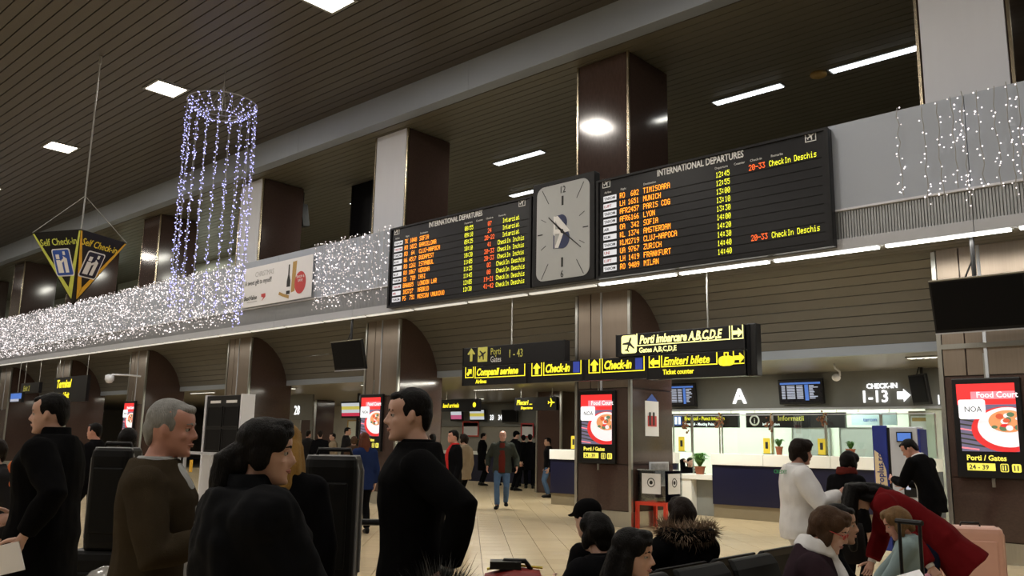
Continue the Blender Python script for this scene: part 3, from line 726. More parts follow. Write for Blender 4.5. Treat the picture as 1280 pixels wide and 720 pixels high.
# ---- food court display screens on the columns
SD = dict(red=emis('screen_red', (.85,.03,.03), .95), white=emis('screen_white', (.9,.9,.92), .95), mat_=emis('screen_mat', (.16,.14,.22), .8), plate=emis('screen_plate', (.82,.80,.80), .9),
          rim=emis('screen_rim', (.7,.03,.03), .9), food=emis('screen_food', (.62,.10,.04), .9), food2=emis('screen_food_orange', (.75,.3,.12), .9), dark=emis('screen_dark', (.05,.05,.03), .6), green=emis('screen_green', (.12,.2,.1), .8),
          yel=emis('screen_yellow', (.85,.75,.1), .95), pink=emis('screen_pink', (.95,.25,.3), .9))
def foodscreen(label, x, z0, y=13.22):
    t = thing('display_screen', label, 'display screen', (x, y, z0), 0, 'food court display screens on the columns')
    W, H = .86, 1.37
    obj('housing', MB().box(0, W, 0, .075, 0, H), M['black'], t, bevel=.015)
    obj('bracket', MB().box(W/2-.15, W/2+.15, .07, .1, H/2-.2, H/2+.2), M['black'], t)
    obj('cable_duct', MB().box(W/2-.015, W/2+.015, .06, .095, H, H+.35), M['steel'], t); obj('cable_duct', MB().box(W/2-.02, W/2+.02, .05, .09, -.12, 0), M['steel'], t)
    rect('picture_ground', .08, .79, .36, 1.00, SD['mat_'], t)
    for i in range(9):
        a = plate('mat_line', [(.08,.40+.065*i),(.08,.42+.065*i),(.44,.36+.065*i),(.44,.34+.065*i)] if i else [(.08,.40),(.08,.42),(.3,.395),(.3,.375)], SD['pink'] if i % 4 == 0 else SD['dark'], t, -.004, .002)
    def clip(cx_, cz_, rx_, rz_, x1=.79, zlo=.36, zhi=1.0, xlo=.08):
        return [(min(x1, max(xlo, cx_+rx_*math.cos(2*PI*i/36))), min(zhi, max(zlo, cz_+rz_*math.sin(2*PI*i/36)))) for i in range(36)]
    plate('plate_rim', clip(.66,.66,.44,.31), SD['rim'], t, -.006, .002)
    plate('plate', clip(.68,.69,.38,.27), SD['plate'], t, -.008, .002)
    rnd = random.Random(3)
    plate('food', clip(.68,.77,.24,.15), SD['food2'], t, -.010, .002)
    for i in range(16):
        a = rnd.uniform(0, 2*PI); r_ = rnd.uniform(0, 1)
        plate('food_piece', clip(.66+.22*r_*math.cos(a), .78+.12*r_*math.sin(a), rnd.uniform(.03,.06), rnd.uniform(.02,.04)), rnd.choice((SD['food'],SD['food'],SD['rim'],SD['green'],SD['plate'])), t, -.012-.001*i, .002)
    rect('red_band', .06, .79, 1.0, 1.29, SD['red'], t)
    rect('title_field', .24, .79, 1.075, 1.18, SD['pink'], t, -.004, .003)
    text('title', 'Food Court', .115, SD['white'], t, (.31, -.008, 1.095), sx=.92, bold=.015)
    plate('logo_tag', roundrect(.08, .42, .80, 1.07, .03), SD['white'], t, -.030, .003)
    text('logo_lettering', 'NOA', .11, SD['dark'], t, (.15, -.034, .90), sx=.9)
    text('direction', 'Porti / Gates', .10, SD['yel'], t, (.13, -.004, .24), sx=.95, bold=.03)
    rect('gate_field', .13, .48, .10, .20, SD['yel'], t); text('gate_numbers', '24 - 39', .09, SD['dark'], t, (.155, -.005, .118), sx=.95, bold=.02)
    for a, b in ((.54,.64),(.68,.79)):
        plate('pictogram_field', roundrect(a, b, .09, .20, .02), SD['yel'], t)
        if a < .6: plate('pictogram_ground', roundrect(a+.01, b-.01, .1, .19, .015), SD['dark'], t, -.004, .002)
        rect('pictogram', a+.025, a+.04, .11, .18, SD['yel'] if a < .6 else SD['dark'], t, -.006, .002); rect('pictogram', b-.045, b-.03, .11, .18, SD['yel'] if a < .6 else SD['dark'], t, -.006, .002)
    return t
foodscreen('lit red Food Court screen on the column beside the donation box', -10.23, 1.13)
foodscreen('large lit Food Court screen on the brown column at the right edge', -3.54, 1.13)
foodscreen('lit red Food Court screen left of the dark haired man in black', -17.04, 1.22)
foodscreen('small lit Food Court screen on a far column at the left', -30.35, 1.3)

# ---- column side: poster, framed notice, donation box on red stand
sx0 = -10.33+CW+.012
def side(name, y0, y1, z0, z1, m, parent, t=.01, x=0): return obj(name, MB().box(x, x+t, y0, y1, z0, z1), m, parent)
t = thing('poster', 'white poster with a small red picture taped to the column side', 'poster', (sx0, 14.0, 1.66))
side('sheet', -.23, .23, 0, .66, M['paper'], t); side('picture', -.15, .15, .18, .38, M['redpaper'], t, .004, .01)
for yy in (-.08, .05): side('figure', yy-.03, yy+.03, .2, .45, M['ink'], t, .003, .014)
mb = MB(); mb.add([(.01,-.2,.66),(.01,.2,.66),(.01,0,.80)], [(0,1,2)]); obj('top_flap', mb, M['bluep'], t)
t = thing('framed_notice', 'framed black and white photo notice above the donation box', 'picture frame', (sx0, 14.22, .72))
side('frame', -.33, .33, 0, .46, M['rail'], t, .02); side('photograph', -.30, .30, .03, .43, mat('notice_print', (.25,.25,.26), .4, var=.9, scale=7), t, .004, .02)
t = thing('red_stand', 'low red metal stand carrying the clear donation box', 'stand', (-8.72, 13.72, 0))
for a in (-.30, .30):
    for b in (-.30, .30): obj('leg', MB().box(a-.03, a+.03, b-.03, b+.03, 0, .42), M['red'], t)
tp = MB()
for a, b, c_, d in ((-.33,.33,-.33,-.27),(-.33,.33,.27,.33),(-.33,-.27,-.27,.27),(.27,.33,-.27,.27)): tp.box(a,b,c_,d,.42,.48)
obj('top_frame', tp, M['red'], t)
t = thing('donation_box', 'clear acrylic donation box with notices, coins and banknotes inside', 'box', (-8.72, 13.72, .485))
ac = MB(); ac.box(-.29,.29,-.29,-.28,0,.55).box(-.29,.29,.28,.29,0,.55).box(-.29,-.28,-.28,.28,0,.55).box(.28,.29,-.28,.28,0,.55).box(-.3,.3,-.3,.3,.55,.565)
obj('acrylic_walls', ac, M['acryl'], t)
for sgn, nm in ((0,'front'),(1,'side')):
    o = obj('notice', MB().box(-.2,.2,-.004,0,.14,.50), M['paper'], t); g = obj('emblem', MB().torus((0,0,0), .075, .008, 20, 4), M['ink'], o, (0,-.007,.34), (PI/2,0,0)); d = obj('emblem_centre', MB().lathe([(.035,-.003),(.035,.003)], 10), M['ink'], o, (0,-.007,.34), (PI/2,0,0))
    if sgn: o.rotation_euler = (0,0,PI/2); o.location = (.296,0,0)
    else: o.location = (0,-.296,0)
cm = MB(); rnd = random.Random(2)
for i in range(90):
    x_, y_ = rnd.uniform(-.24,.24), rnd.uniform(-.24,.24); cm.lathe([(.03,0),(.03,.006)], 8, (x_, y_, .005+.05*rnd.random()), 0)
o = obj('coins_and_notes', cm, mat('old_coins', (.35,.33,.2), .4, .5), t); o['kind'] = 'stuff'

# ================================================================ TICKET COUNTERS AND OFFICE
def counter(label, x0, x1, seams, dp=.6):
    t = thing('ticket_counter', label, 'counter', (x0, 16.77, 0), 0, 'navy and white ticket counters')
    W = x1-x0
    obj('kick_panel', MB().box(0, W, .06, dp, 0, .28), M['kick'], t); obj('front_panel', MB().box(0, W, .02, dp, .28, 1.1), M['navy'], t)
    xs = [0]+seams+[W]
    for a, b in zip(xs, xs[1:]): obj('white_top', MB().box(a+.003, b-.003, -.03, dp+.05, 1.1, 1.34), M['cwhite'], t, bevel=.01)
    return t
counter('long navy and white ticket counter behind the woman in white', -9.36, -4.9, [1.2, 2.6])
counter('narrow end of a navy and white counter right of the column', -11.6, -10.24, [], .12)
counter('navy and white counter left of the column with the food screen', -13.87, -11.9, [1.0])
t = thing('low_desk', 'low white service desk between the two navy counters', 'desk', (-10.2, 16.8, 0))
obj('desk_top', MB().box(0, .83, 0, .6, .77, .88), M['cwhite'], t, bevel=.008); obj('side_panel', MB().box(.02, .30, .03, .58, 0, .77), M['cwhite'], t); obj('modesty_panel', MB().box(.30, .83, .25, .29, 0, .77), M['grey'], t)
# glass screens standing on the counters
for i, (x0, x1) in enumerate(((-10.6,-10.13),(-10.1,-9.42),(-9.36,-8.2),(-8.17,-7.05),(-7.02,-5.95),(-5.92,-4.95))):
    z0 = .89 if i == 1 else 1.34
    t = thing('glass_screen', ('glass screen above the low desk','glass screen on the counter, first from the column','glass screen on the long counter below the letter A','glass screen on the long counter by the woman in white','glass screen on the long counter with a potted plant','glass screen on the counter end behind the blue machine')[(1,0,2,3,4,5)[i]], 'glass screen', (x0, 17.27, z0), 0, 'glass screens on the counters')
    W, H = x1-x0, 2.16-z0
    obj('pane', MB().box(0, W, 0, .01, 0, H), M['glass'], t)
    obj('edge_post', MB().box(-.012, .012, -.01, .02, 0, H), M['steel'], t); obj('edge_post', MB().box(W-.012, W+.012, -.01, .02, 0, H), M['steel'], t)
    obj('top_edge', MB().box(0, W, -.005, .015, H, H+.02), M['rail'], t)
for x, z, lab in ((-10.34,1.37,'yellow notice standing by the glass next to the column'),(-8.28,1.36,'yellow notice on the counter below the letter A'),(-7.1,1.36,'yellow notice on the counter right of the woman in white'),(-13.45,1.36,'yellow notice on the left navy counter')):
    t = thing('notice_card', lab, 'notice', (x, 17.18, z), 0, 'yellow notice cards')
    obj('card', MB().box(-.075,.075,0,.01,0,.32), M['yellowp'], t); obj('print', MB().box(-.03,.03,-.003,0,.1,.24), M['ink'], t); obj('foot', MB().box(-.08,.08,-.02,.06,-.012,0), M['black'], t)
def pot_plant(label, loc, r, h, n, spread, seed):
    t = thing('potted_plant', label, 'plant', loc)
    obj('pot', MB().lathe([(r*.7,0),(r*.95,h*.85),(r*1.08,h*.86),(r*1.08,h),(r*.9,h),(r*.85,h*.8)], 16), M['terra'], t)
    rnd = random.Random(seed)
    lm = MB()
    for i in range(n):
        a = rnd.uniform(0, 2*PI); L = rnd.uniform(.6,1)*spread; up = rnd.uniform(.5, 1.2)*spread; c, s = math.cos(a), math.sin(a); wd = .012+.02*spread
        q = [V((0,0,h*.8)), V((c*L*.45, s*L*.45, h+up*.8)), V((c*L, s*L, h+up*.6))]; nrm = V((-s, c, 0))*wd
        lm.add([q[0]-nrm*.5, q[0]+nrm*.5, q[1]+nrm, q[1]-nrm, q[2]], [(0,1,2,3),(3,2,4)])
    o = obj('foliage', lm, M['leaf'], t); o['kind'] = 'stuff'
    return t
pot_plant('potted plant on the counter left of the woman in white', (-7.92, 17.0, 1.34), .075, .17, 40, .17, 1)
pot_plant('potted plant on the counter left of the blue machine', (-6.45, 17.0, 1.34), .09, .15, 40, .16, 2)
pot_plant('large spiky green plant on the low white desk', (-9.76, 16.97, .88), .12, .17, 70, .31, 3)
for x, z, lab in ((-10.2,1.98,'leftmost hanging wreath by the first glass post'),(-9.36,2.06,'hanging wreath over the low desk'),(-8.17,2.0,'hanging wreath below the black office signs'),(-7.03,2.06,'hanging wreath nearest the check-in lettering')):
    t = thing('hanging_wreath', lab, 'decoration', (x, 17.16, z), 0, 'small wreaths on the glass')
    mb = MB(); rnd = random.Random(int(z*100+x*7))
    for i in range(26): mb.ball((rnd.gauss(0,.05), rnd.gauss(0,.03), rnd.gauss(-.02,.06)), rnd.uniform(.015,.03), 6, 4)
    o = obj('cones_and_berries', mb, mat('wreath', (.22,.09,.04), .6, var=.7, scale=20), t); o['kind'] = 'stuff'
    rb = MB(); rb.tube([(0,0,.04),(0,.03,2.19-z),(0,.08,2.19-z)], .01, 5); obj('ribbon', rb, M['gold'], t)

# bulkhead with lettering
bk = struct('wall_bulkhead', MB().box(-12.6, -3.0, 17.7, 17.85, 2.30, 3.06), M['bulk'])
obj('bottom_light_rail', MB().box(-12.6, -3.0, 17.66, 17.7, 2.28, 2.33), M['rail'], bk)
t = thing('wall_letter', 'lit white letter A on the grey bulkhead', 'lettering', (-9.13, 17.70, 2.45)); text('letter', 'A', .46, M['litw'], t, (0, -.02, 0), align='CENTER', bold=.02, ext=.02)
t = thing('check_in_sign', 'lit white lettering CHECK-IN 1-13 with arrow on the grey bulkhead', 'lettering', (-6.45, 17.68, 2.42))
text('lettering', 'CHECK-IN', .14, M['litw'], t, (.13, -.01, .275), sx=.93, bold=.02, ext=.012); text('lettering', '1-13', .34, M['litw'], t, (0, -.01, 0), sx=.9, bold=.012, ext=.012)
plate('arrow', [(.72,.05),(.84,.05),(.84,.0),(.97,.125),(.84,.25),(.84,.20),(.72,.20)], M['litw'], t, 0, .02)
t = thing('gate_numeral', 'small lit white numerals on the wall at the far right of the office', 'lettering', (-5.02, 17.68, 2.36)); text('lettering', '1 2', .26, M['litw'], t, (0,0,0), sx=.7, ext=.01)
FS = mat('flight_screen_glass', (.01,.012,.02), .2); FB = emis('flight_screen_blue', (.10,.25,.8), .5); FW = emis('flight_screen_white', (.55,.6,.75), .55)
def flightscreen(label, x, z, W, H, y=17.6):
    t, s = monitor('flight_monitor', label, x, y, z, W, H, 6, 0, FS, 0, 'flight information monitors')
    t.location.y = y-.08
    rnd = random.Random(int(abs(x)*10))
    rect('title_row', -W/2+.05, W/2-.05, H/2-.11, H/2-.07, FB, s, -.007, .003); rect('remark_column', W*.10, W*.18, -H/2+.08, H/2-.12, FB, s, -.007, .002)
    for i in range(9):
        z_ = H/2-.155-i*(H-.24)/9
        for a, b in ((-.42,-.34),(-.30,-.12),(-.08,.06),(.2,.2+rnd.uniform(.05,.2))):
            rect('flight_row', W*a, W*b, z_, z_+.02, FW, s, -.007, .004)
    obj('wall_arm', MB().box(-.06,.06,.06,17.69-y+.08,-.06,.06), M['black'], t)
flightscreen('flight monitor with blue rows beside the column and the letter A', -10.55, 2.65, .80, .56)
flightscreen('flight monitor with blue rows between the letter A and CHECK-IN', -7.64, 2.66, .98, .53)
t, s = monitor('hanging_monitor', 'black monitor seen edge on right of the CHECK-IN lettering', -5.2, 17.25, 2.62, .50, .58, 8, 3.05, None, R(-38))
# security cameras
t = thing('dome_camera', 'white curved dome camera under the low ceiling before the bulkhead', 'security camera', (-6.3, 16.0, 3.055))
obj('stem', MB().tube([(0,0,0),(.02,0,-.08),(.10,0,-.14),(.10,0,-.22)], .02, 8), M['white'], t, smooth=True); obj('dome', MB().ball((.03,0,-.25), (.08,.08,.07), 14, 8), M['white'], t, smooth=True)
t = thing('dome_camera', 'white dome camera on a bracket arm at a far left column', 'security camera', (-29.3, 13.25, 3.5))
obj('arm', MB().tube([(0,0,0),(-.1,-.35,.02),(-.35,-.85,.02)], .03, 8), M['white'], t); obj('housing', MB().lathe([(.05,.06),(.14,.02),(.15,-.12),(.09,-.22),(.02,-.24)], 14, (-.37,-.9,-.04)), M['white'], t, smooth=True)
t = thing('smoke_detector', 'round smoke detector on the dark gallery ceiling at the right', 'smoke detector', (-6.63, 16.77, 9.27))
obj('body', MB().lathe([(.17,0),(.17,-.05),(.09,-.09),(.02,-.09)], 20), M['gold'], t, smooth=True)

# office behind the counters
of = struct('wall_office', MB().box(-13.9, -3.0, 21.0, 21.1, 0, 3.06), M['wallw'])
struct('wall_office_side', MB().box(-13.95, -13.85, 18.6, 21, 0, 3.06), M['wallw'])
struct('wall_office_end', MB().box(-5.35, -5.25, 18.2, 21, 0, 3.06), M['wallg'])
for x0, x1, z0, z1 in ((-9.4,-8.4,1.25,2.0),(-8.2,-7.2,1.25,2.0)):
    t = thing('wall_picture', 'pale framed panel on the office back wall, ' + ('left' if x0 < -9 else 'right') + ' one', 'panel', (x0, 20.95, z0)); frame('frame', 0, x1-x0, 0, z1-z0, .03, M['steel'], t, 0, .02); rect('panel', .03, x1-x0-.03, .03, z1-z0-.03, M['grey'], t, .02, .02)
def osign(label, x0, x1, z0, z1, l1, l2, y=19):
    t = thing('office_sign', label, 'sign', (x0, y, z0), 0, 'black office signs')
    obj('box', MB().box(0, x1-x0, 0, .1, 0, z1-z0), M['signblack'], t)
    for xx in (.2, x1-x0-.2): obj('hanger', MB().tube([(xx,.05,z1-z0),(xx,.05,3.06-z0)], .008, 5), M['steel'], t)
    return t
t = osign('black sign reading Protocol - Punct intalnire in yellow', -11.71, -9.87, 1.94, 2.28, '', '')
plate('pictogram_field', roundrect(.05,.30,.05,.30,.03), M['bluep'], t); rect('pictogram', .10, .16, .08, .26, M['litw'], t, -.004, .003); rect('pictogram', .2, .26, .08, .26, M['litw'], t, -.004, .003)
text('lettering', 'Protocol - Punct intalnire', .13, M['lity'], t, (.38, -.004, .18), sx=.83, bold=.02); text('lettering', 'Protocol - Meeting Point', .10, M['litw'], t, (.38, -.004, .05), sx=.83, bold=.015)
t = osign('black sign with white i pictogram and dim yellow lettering', -9.66, -7.3, 1.94, 2.28, '', '')
obj('pictogram_ring', MB().torus((0,0,0), .11, .02, 20, 4), M['headw'], t, (.22,-.006,.17), (PI/2,0,0)); text('pictogram', 'i', .18, M['headw'], t, (.2,-.005,.10), bold=.03)
text('lettering', 'Informatii', .17, M['litol'], t, (.8, -.004, .16), sx=.95); text('lettering', 'Information', .09, M['litw'], t, (.42, -.004, .05))
t = thing('pale_sign', 'pale blue panel hanging in the office right of the black signs', 'sign', (-7.15, 19, 2.0)); rect('panel', 0, .95, 0, .27, M['glassblue'], t, .02, .03); text('lettering', 'tarom', .12, M['bluep'], t, (.25, -.012, .08))
for xx in (.15,.8): obj('hanger', MB().tube([(xx,.01,.27),(xx,.01,1.06)], .008, 5), M['steel'], t)
t = thing('wall_poster', 'narrow poster on the wall right of the blue machine, tall one', 'poster', (-4.95, 17.72, 1.45)); rect('sheet', 0, .22, 0, .75, M['paper'], t, 0, .01); rect('heading', .02, .2, .66, .73, M['redpaper'], t, -.01, .003)
struct('wall_end', MB().box(-5.25, -2.5, 17.75, 17.9, 0, 2.3), M['wallw'])
t = thing('wall_poster', 'pale poster on the office wall behind the blue machine', 'poster', (-5.6, 18.0, 1.55)); rect('sheet', 0, .3, 0, .6, M['paper'], t, 0, .01); rect('heading', .02, .28, .5, .57, M['gold'], t, -.01, .003); obj('board', MB().box(-.05,.35,0,.03,-1.55,.7), M['wallg'], t)
for x in (-12.4, -10.6, -8.8, -7.0):
    t = thing('office_light', 'bright ceiling panel inside the office behind the counters, ' + {-12.4:'leftmost of four',-10.6:'second from the left',-8.8:'third from the left',-7.0:'rightmost of four'}[x], 'light', (x, 19.6, 3.05), 0, 'office ceiling panels')
    obj('frame', MB().box(-.34,.34,-.34,.34,-.015,0), M['white'], t); obj('diffuser', MB().box(-.3,.3,-.3,.3,-.025,-.01), M['tubei'], t); lamp(t, (0,0,-.04), (0,0,0), .6, .6, P_OFFICE, (.93,1,.92))

# ticket machine
t = thing('ticket_machine', 'grey payment machine with a blue and beige lettered side panel', 'machine', (-4.5, 12.7, 0))
obj('advert_panel', MB().box(0, .2, 0, .06, .1, 1.83), M['bluep2'], t, bevel=.01)
mb = MB(); mb.plate([(.02,.3),(.16,.3),(.19,.8),(.17,1.2),(.10,1.42),(.02,1.48)], F, -.006); obj('swoosh', mb, mat('swoosh_beige', (.72,.58,.36), .5), t)
text('lettering', 'europlus.ro', .125, M['bluep2'], t, (.135, -.009, .86), (PI/2, -PI/2, 0), bold=.01)
obj('body', MB().box(.24, .62, 0, .30, .05, 1.81), M['rail'], t, bevel=.015); obj('plinth', MB().box(.2,.62,.03,.30,0,.1), M['black'], t); obj('gap_panel', MB().box(.2,.24,.02,.3,.1,1.8), M['black'], t)
obj('side_cladding', MB().box(.62,.65,.0,.30,.05,1.78), M['bluep2'], t)
obj('monitor', MB().box(.34,.55,-.02,0,1.60,1.74), M['black'], t); obj('screen', MB().box(.355,.535,-.026,-.02,1.615,1.725), FB, t); obj('slot_panel', MB().box(.40,.56,-.012,0,.85,1.2), M['black'], t); obj('lower_screen', MB().box(.43,.49,-.018,-.012,.95,1.15), FW, t)

# info board and rail at the left
t = thing('info_board', 'dark notice board with four glass panes on white posts left of centre', 'notice board', (-18.58, 10.0, 0))
obj('board', MB().box(0, 1.50, 0, .16, 1.14, 2.42), M['black'], t, bevel=.01)
for xx in (-.06, 1.50): obj('post', MB().box(xx, xx+.06, -.02, .30, 0, 2.44), M['white'], t)
for a, b in ((.12,.72),(.82,1.42)):
    for c, d in ((1.2,1.66),(1.74,2.16)):
        obj('glass_pane', MB().box(a, b, -.012, 0, c, d), M['screen'], t); frame('pane_frame', a-.02, b+.02, c-.02, d+.02, .02, M['black'], t, 0, .02)
    rect('heading_bar', a+.05, b-.1, 2.25, 2.31, M['headw'], t, 0, .004)
t = thing('barrier_rail', 'pale metal barrier rail before the notice board', 'railing', (-19.3, 9.2, 0))
obj('top_rail', MB().box(0, 4.0, -.03, .03, 1.12, 1.18), M['rail'], t)
for xx in (.1, 1.2, 1.45, 2.6, 3.8): obj('post', MB().box(xx-.025, xx+.025, -.025, .025, 0, 1.12), M['rail'], t)
obj('orange_tag', MB().box(1.75,1.87,-.04,-.03,.75,1.0), M['orange'], t)

# far hall: back wall, monitors, numbers, signs
fw = struct('wall_far', MB().box(-40, -14, 25.2, 25.3, 0, 3.06), M['wallg'])
obj('bulkhead_panel', MB().box(-27, -20.5, 25.1, 25.2, 2.1, 3.0), M['bulk'], fw)
SP = dict(a=emis('tv_pink', (.6,.12,.25), .6), b=emis('tv_white', (.6,.65,.7), .7), c=emis('tv_yellow', (.7,.6,.1), .6), d=emis('tv_red', (.6,.03,.08), .7))
def farTV(label, x, z, W, H, y, on):
    t, s = monitor('wall_monitor', label, x, y, z, W, H, 6, 0, M['screen'], 0, 'check-in monitors in the far hall')
    if on:
        for i, k in enumerate(on): rect('picture_band', -W/2+.05, W/2-.05, -H/2+.07+i*(H-.12)/len(on), -H/2+.07+(i+1)*(H-.12)/len(on), SP[k], s, -.007, .003)
    obj('wall_arm', MB().box(-.05,.05,.05,.3,-.05,.05), M['black'], t)
farTV('small pink and white far monitor above the man in the red and black jacket', -25.6, 2.55, .72, .46, 24.85, 'ab')
farTV('pale far monitor left of the numbers 33 34', -24.4, 2.55, .9, .5, 24.85, 'bcb')
farTV('dark far monitor right of the numbers 33 34', -22.65, 2.5, .8, .5, 24.85, None)
t = thing('desk_number', 'lit white numbers 33 34 above the far check-in desks', 'lettering', (-23.87, 25.05, 2.36)); text('lettering', '33', .28, M['litw'], t, (0,0,0), sx=.75, bold=.02); text('lettering', '34', .28, M['litw'], t, (.45,0,0), sx=.75, bold=.02)
for i, (x0, x1, z0, z1, c) in enumerate(((-25.42,-24.55,1.72,2.28,'red'),(-22.2,-21.6,1.72,2.2,'redpaper'),(-21.3,-20.6,1.5,2.2,'paper'))):
    t = thing('framed_poster', ('red framed pale poster behind the man in the red and black jacket','small red framed poster right of the walking man','white poster at the right of the far wall')[i], 'poster', (x0, 25.1, z0)); rect('sheet', 0, x1-x0, 0, z1-z0, M['paper'], t, .02, .02); frame('frame', -.03, x1-x0+.03, -.03, z1-z0+.03, .05, M[c], t, 0, .02)
t = thing('far_counter', 'white far check-in desk in front of the back wall', 'counter', (-26.5, 24.0, 0)); obj('body', MB().box(0, 5.4, 0, .7, 0, 1.0), M['navy'], t); obj('top', MB().box(-.05, 5.45, -.05, .75, 1.0, 1.12), M['cwhite'], t)
def fsign(label, x0, x1, z0, z1, y, lines, hang=3.06):
    t = thing('far_sign', label, 'direction sign', (x0, y, z0), 0, 'lit yellow signs of the far hall')
    H = z1-z0; obj('box', MB().box(0, x1-x0, 0, .12, 0, H), M['signblack'], t)
    for s, u, v, sz, sx_, mm in lines: text('lettering', s, sz, M[mm], t, (u, -.005, v), sx=sx_, shear=.2, bold=.025)
    for xx in (.2, x1-x0-.2): obj('hanger', MB().tube([(xx,.06,H),(xx,.06,hang-z0)], .012, 6), M['steel'], t)
    return t
t = fsign('far black sign with yellow lettering left of the walking man', -20.3, -18.6, 2.42, 2.80, 19, [('land arrivals', .1, .13, .19, .8, 'lity')]); plate('pictogram', arc(1.52,.2,.08,0,345,12), M['lity'], t)
t = fsign('far black sign with yellow lettering right of the walking man', -17.1, -15.5, 2.42, 2.80, 19, [('Plecari ...', .08, .17, .2, .85, 'lity'), ('Departures', .25, .04, .11, .9, 'lity')]); plane_icon('pictogram', 1.42, .22, .26, -90, M['lity'], t)
# bay left of centre: number 28, monitor, lit poster
t = thing('desk_number', 'lit white number 28 on a grey panel beside a column', 'lettering', (-27.36, 18.0, 2.15)); obj('panel', MB().box(0, 1.4, .01, .08, 0, .95), M['bulk'], t); text('lettering', '28', .46, M['litw'], t, (.30, 0, .20), sx=.78, bold=.01)
obj('post', MB().box(.0, .06, .01, .08, -2.15, 0), M['bulk'], t); obj('post', MB().box(1.34, 1.4, .01, .08, -2.15, 0), M['bulk'], t)
farTV('bright red yellow and white monitor left of the red food screen', -23.7, 2.48, 1.08, .56, 18, 'dbcb')
obj('support', MB().box(-23.75, -23.65, 18.3, 18.36, 0, 3.06), M['black'], bpy.data.objects['wall_far'])
t = thing('framed_poster', 'pale lit poster below the red and white monitor', 'poster', (-24.25, 18.35, 1.5)); rect('sheet', 0, .85, 0, .62, M['wallw'], t, .02, .02); frame('frame', -.03,.88,-.03,.65,.04, M['gold'], t, 0, .02); obj('easel', MB().box(.38,.46,.02,.06,-1.5,.3), M['black'], t)
# far left yellow signs
t = fsign('large lit yellow sign on black at far left above the passengers', -34.95, -31.9, 2.66, 3.6, 12.5, [('Terminal', .25, .55, .42, .9, 'lity'), ('Iesire / Exit', .22, .16, .30, .95, 'lity')], 4.42)
t = fsign('small dim yellow sign at the far left edge', -38.5, -36.5, 3.08, 3.5, 12.5, [('Exit 2', .3, .1, .3, 1.0, 'litol')], 4.42)
t = thing('far_screen', 'small blue and white lit screen at the far left edge', 'screen', (-38.4, 12.12, 2.7)); obj('casing', MB().box(0, 1.3, 0, .1, 0, .40), M['black'], t); rect('picture', .05, 1.25, .14, .36, FB, t); rect('picture', .05, 1.0, .04, .14, FW, t)
obj('hanger', MB().tube([(.65,.05,.4),(.65,.05,1.63)], .015, 6), M['steel'], t)
# gallery: dark glass partition beside the white column
t = thing('glass_partition', 'dark glossy glass partition on the gallery left of the white column', 'partition', (-20.85, 15.5, 4.45)); obj('pane', MB().box(0, .95, 0, .05, 0, 4.8), M['screen'], t); obj('frame', MB().box(-.05,0,-.02,.07,0,4.8).box(.95,1.0,-.02,.07,0,4.8), M['black'], t)
t = thing('gallery_speaker', 'black speaker hanging from the gallery ceiling by a rod', 'speaker', (-22.75, 15.0, 8.55)); obj('housing', MB().box(-.14,.14,-.12,.12,-.4,.3), M['black'], t, rot=(R(10),0,0)); obj('rod', MB().tube([(0,0,.25),(0,0,.72)], .015, 6), M['black'], t)

# ================================================================ PEOPLE
FIN = []
def remeshed(name, mb, mats, parent, vox, extra=None, noise=0, nscale=6, smooth=3, decim=None):
    me = mesh(name, mb, mats); o = bpy.data.objects.new(name, me); C.objects.link(o); o.parent = parent
    r = o.modifiers.new('remesh', 'REMESH'); r.mode = 'VOXEL'; r.voxel_size = vox; r.use_smooth_shade = True
    s = o.modifiers.new('smooth', 'SMOOTH'); s.factor = .5; s.iterations = smooth
    if decim: d = o.modifiers.new('decimate', 'DECIMATE'); d.ratio = decim
    for md in o.modifiers: md.show_viewport = False
    FIN.append((o, extra, noise, nscale)); return o
def finish_people():
    done = []                                          # one at a time: much faster than all at once
    for o, extra, nz, ns in FIN:
        for md in o.modifiers: md.show_viewport = True
        dg = bpy.context.evaluated_depsgraph_get(); dg.update()
        done.append(bpy.data.meshes.new_from_object(o.evaluated_get(dg)))
        for md in o.modifiers: md.show_viewport = False
    for (o, extra, nz, ns), me in zip(FIN, done):
        if nz:
            off = V((len(me.vertices) % 17, 3, 1))
            nrm = [v.normal.copy() for v in me.vertices]; co = []
            for v, n_ in zip(me.vertices, nrm):
                c_ = v.co
                d = mnoise.noise(V((c_.x*ns, c_.y*ns, c_.z*ns*.55)) + off) + .5*mnoise.noise(V((c_.x*ns*2.3, c_.y*ns*2.3, c_.z*ns*1.6)) + off)
                co += list(c_ + n_*d*nz)
            me.vertices.foreach_set('co', co); me.update()
        if extra and extra.v:
            bm = bmesh.new(); bm.from_mesh(me)
            e = bpy.data.meshes.new('x'); e.from_pydata(extra.v, [], extra.f); bm.from_mesh(e); bpy.data.meshes.remove(e)
            bmesh.ops.recalc_face_normals(bm, faces=bm.faces); bm.to_mesh(me); bm.free()
        me.polygons.foreach_set('use_smooth', [True]*len(me.polygons))
        nm = o.name; o.modifiers.clear(); o.data = me; me.name = nm
def skinmat(name, c): 
    m = mat(name, c, .5, var=.10, scale=14); m.node_tree.nodes['Principled BSDF'].inputs['Subsurface Weight'].default_value = .08
    m.node_tree.nodes['Principled BSDF'].inputs['Subsurface Radius'].default_value = (.01,.004,.002); return m
SK = dict(fair=skinmat('skin_fair', (.56,.34,.26)), pink=skinmat('skin_ruddy', (.50,.25,.19)), tan=skinmat('skin_tan', (.40,.23,.16)))
def cloth(name, c, rough=.85, bump=.25, bs=220, var=.15): return mat(name, c, rough, var=var, scale=10, bump=bump, bscale=bs, spec=.04)
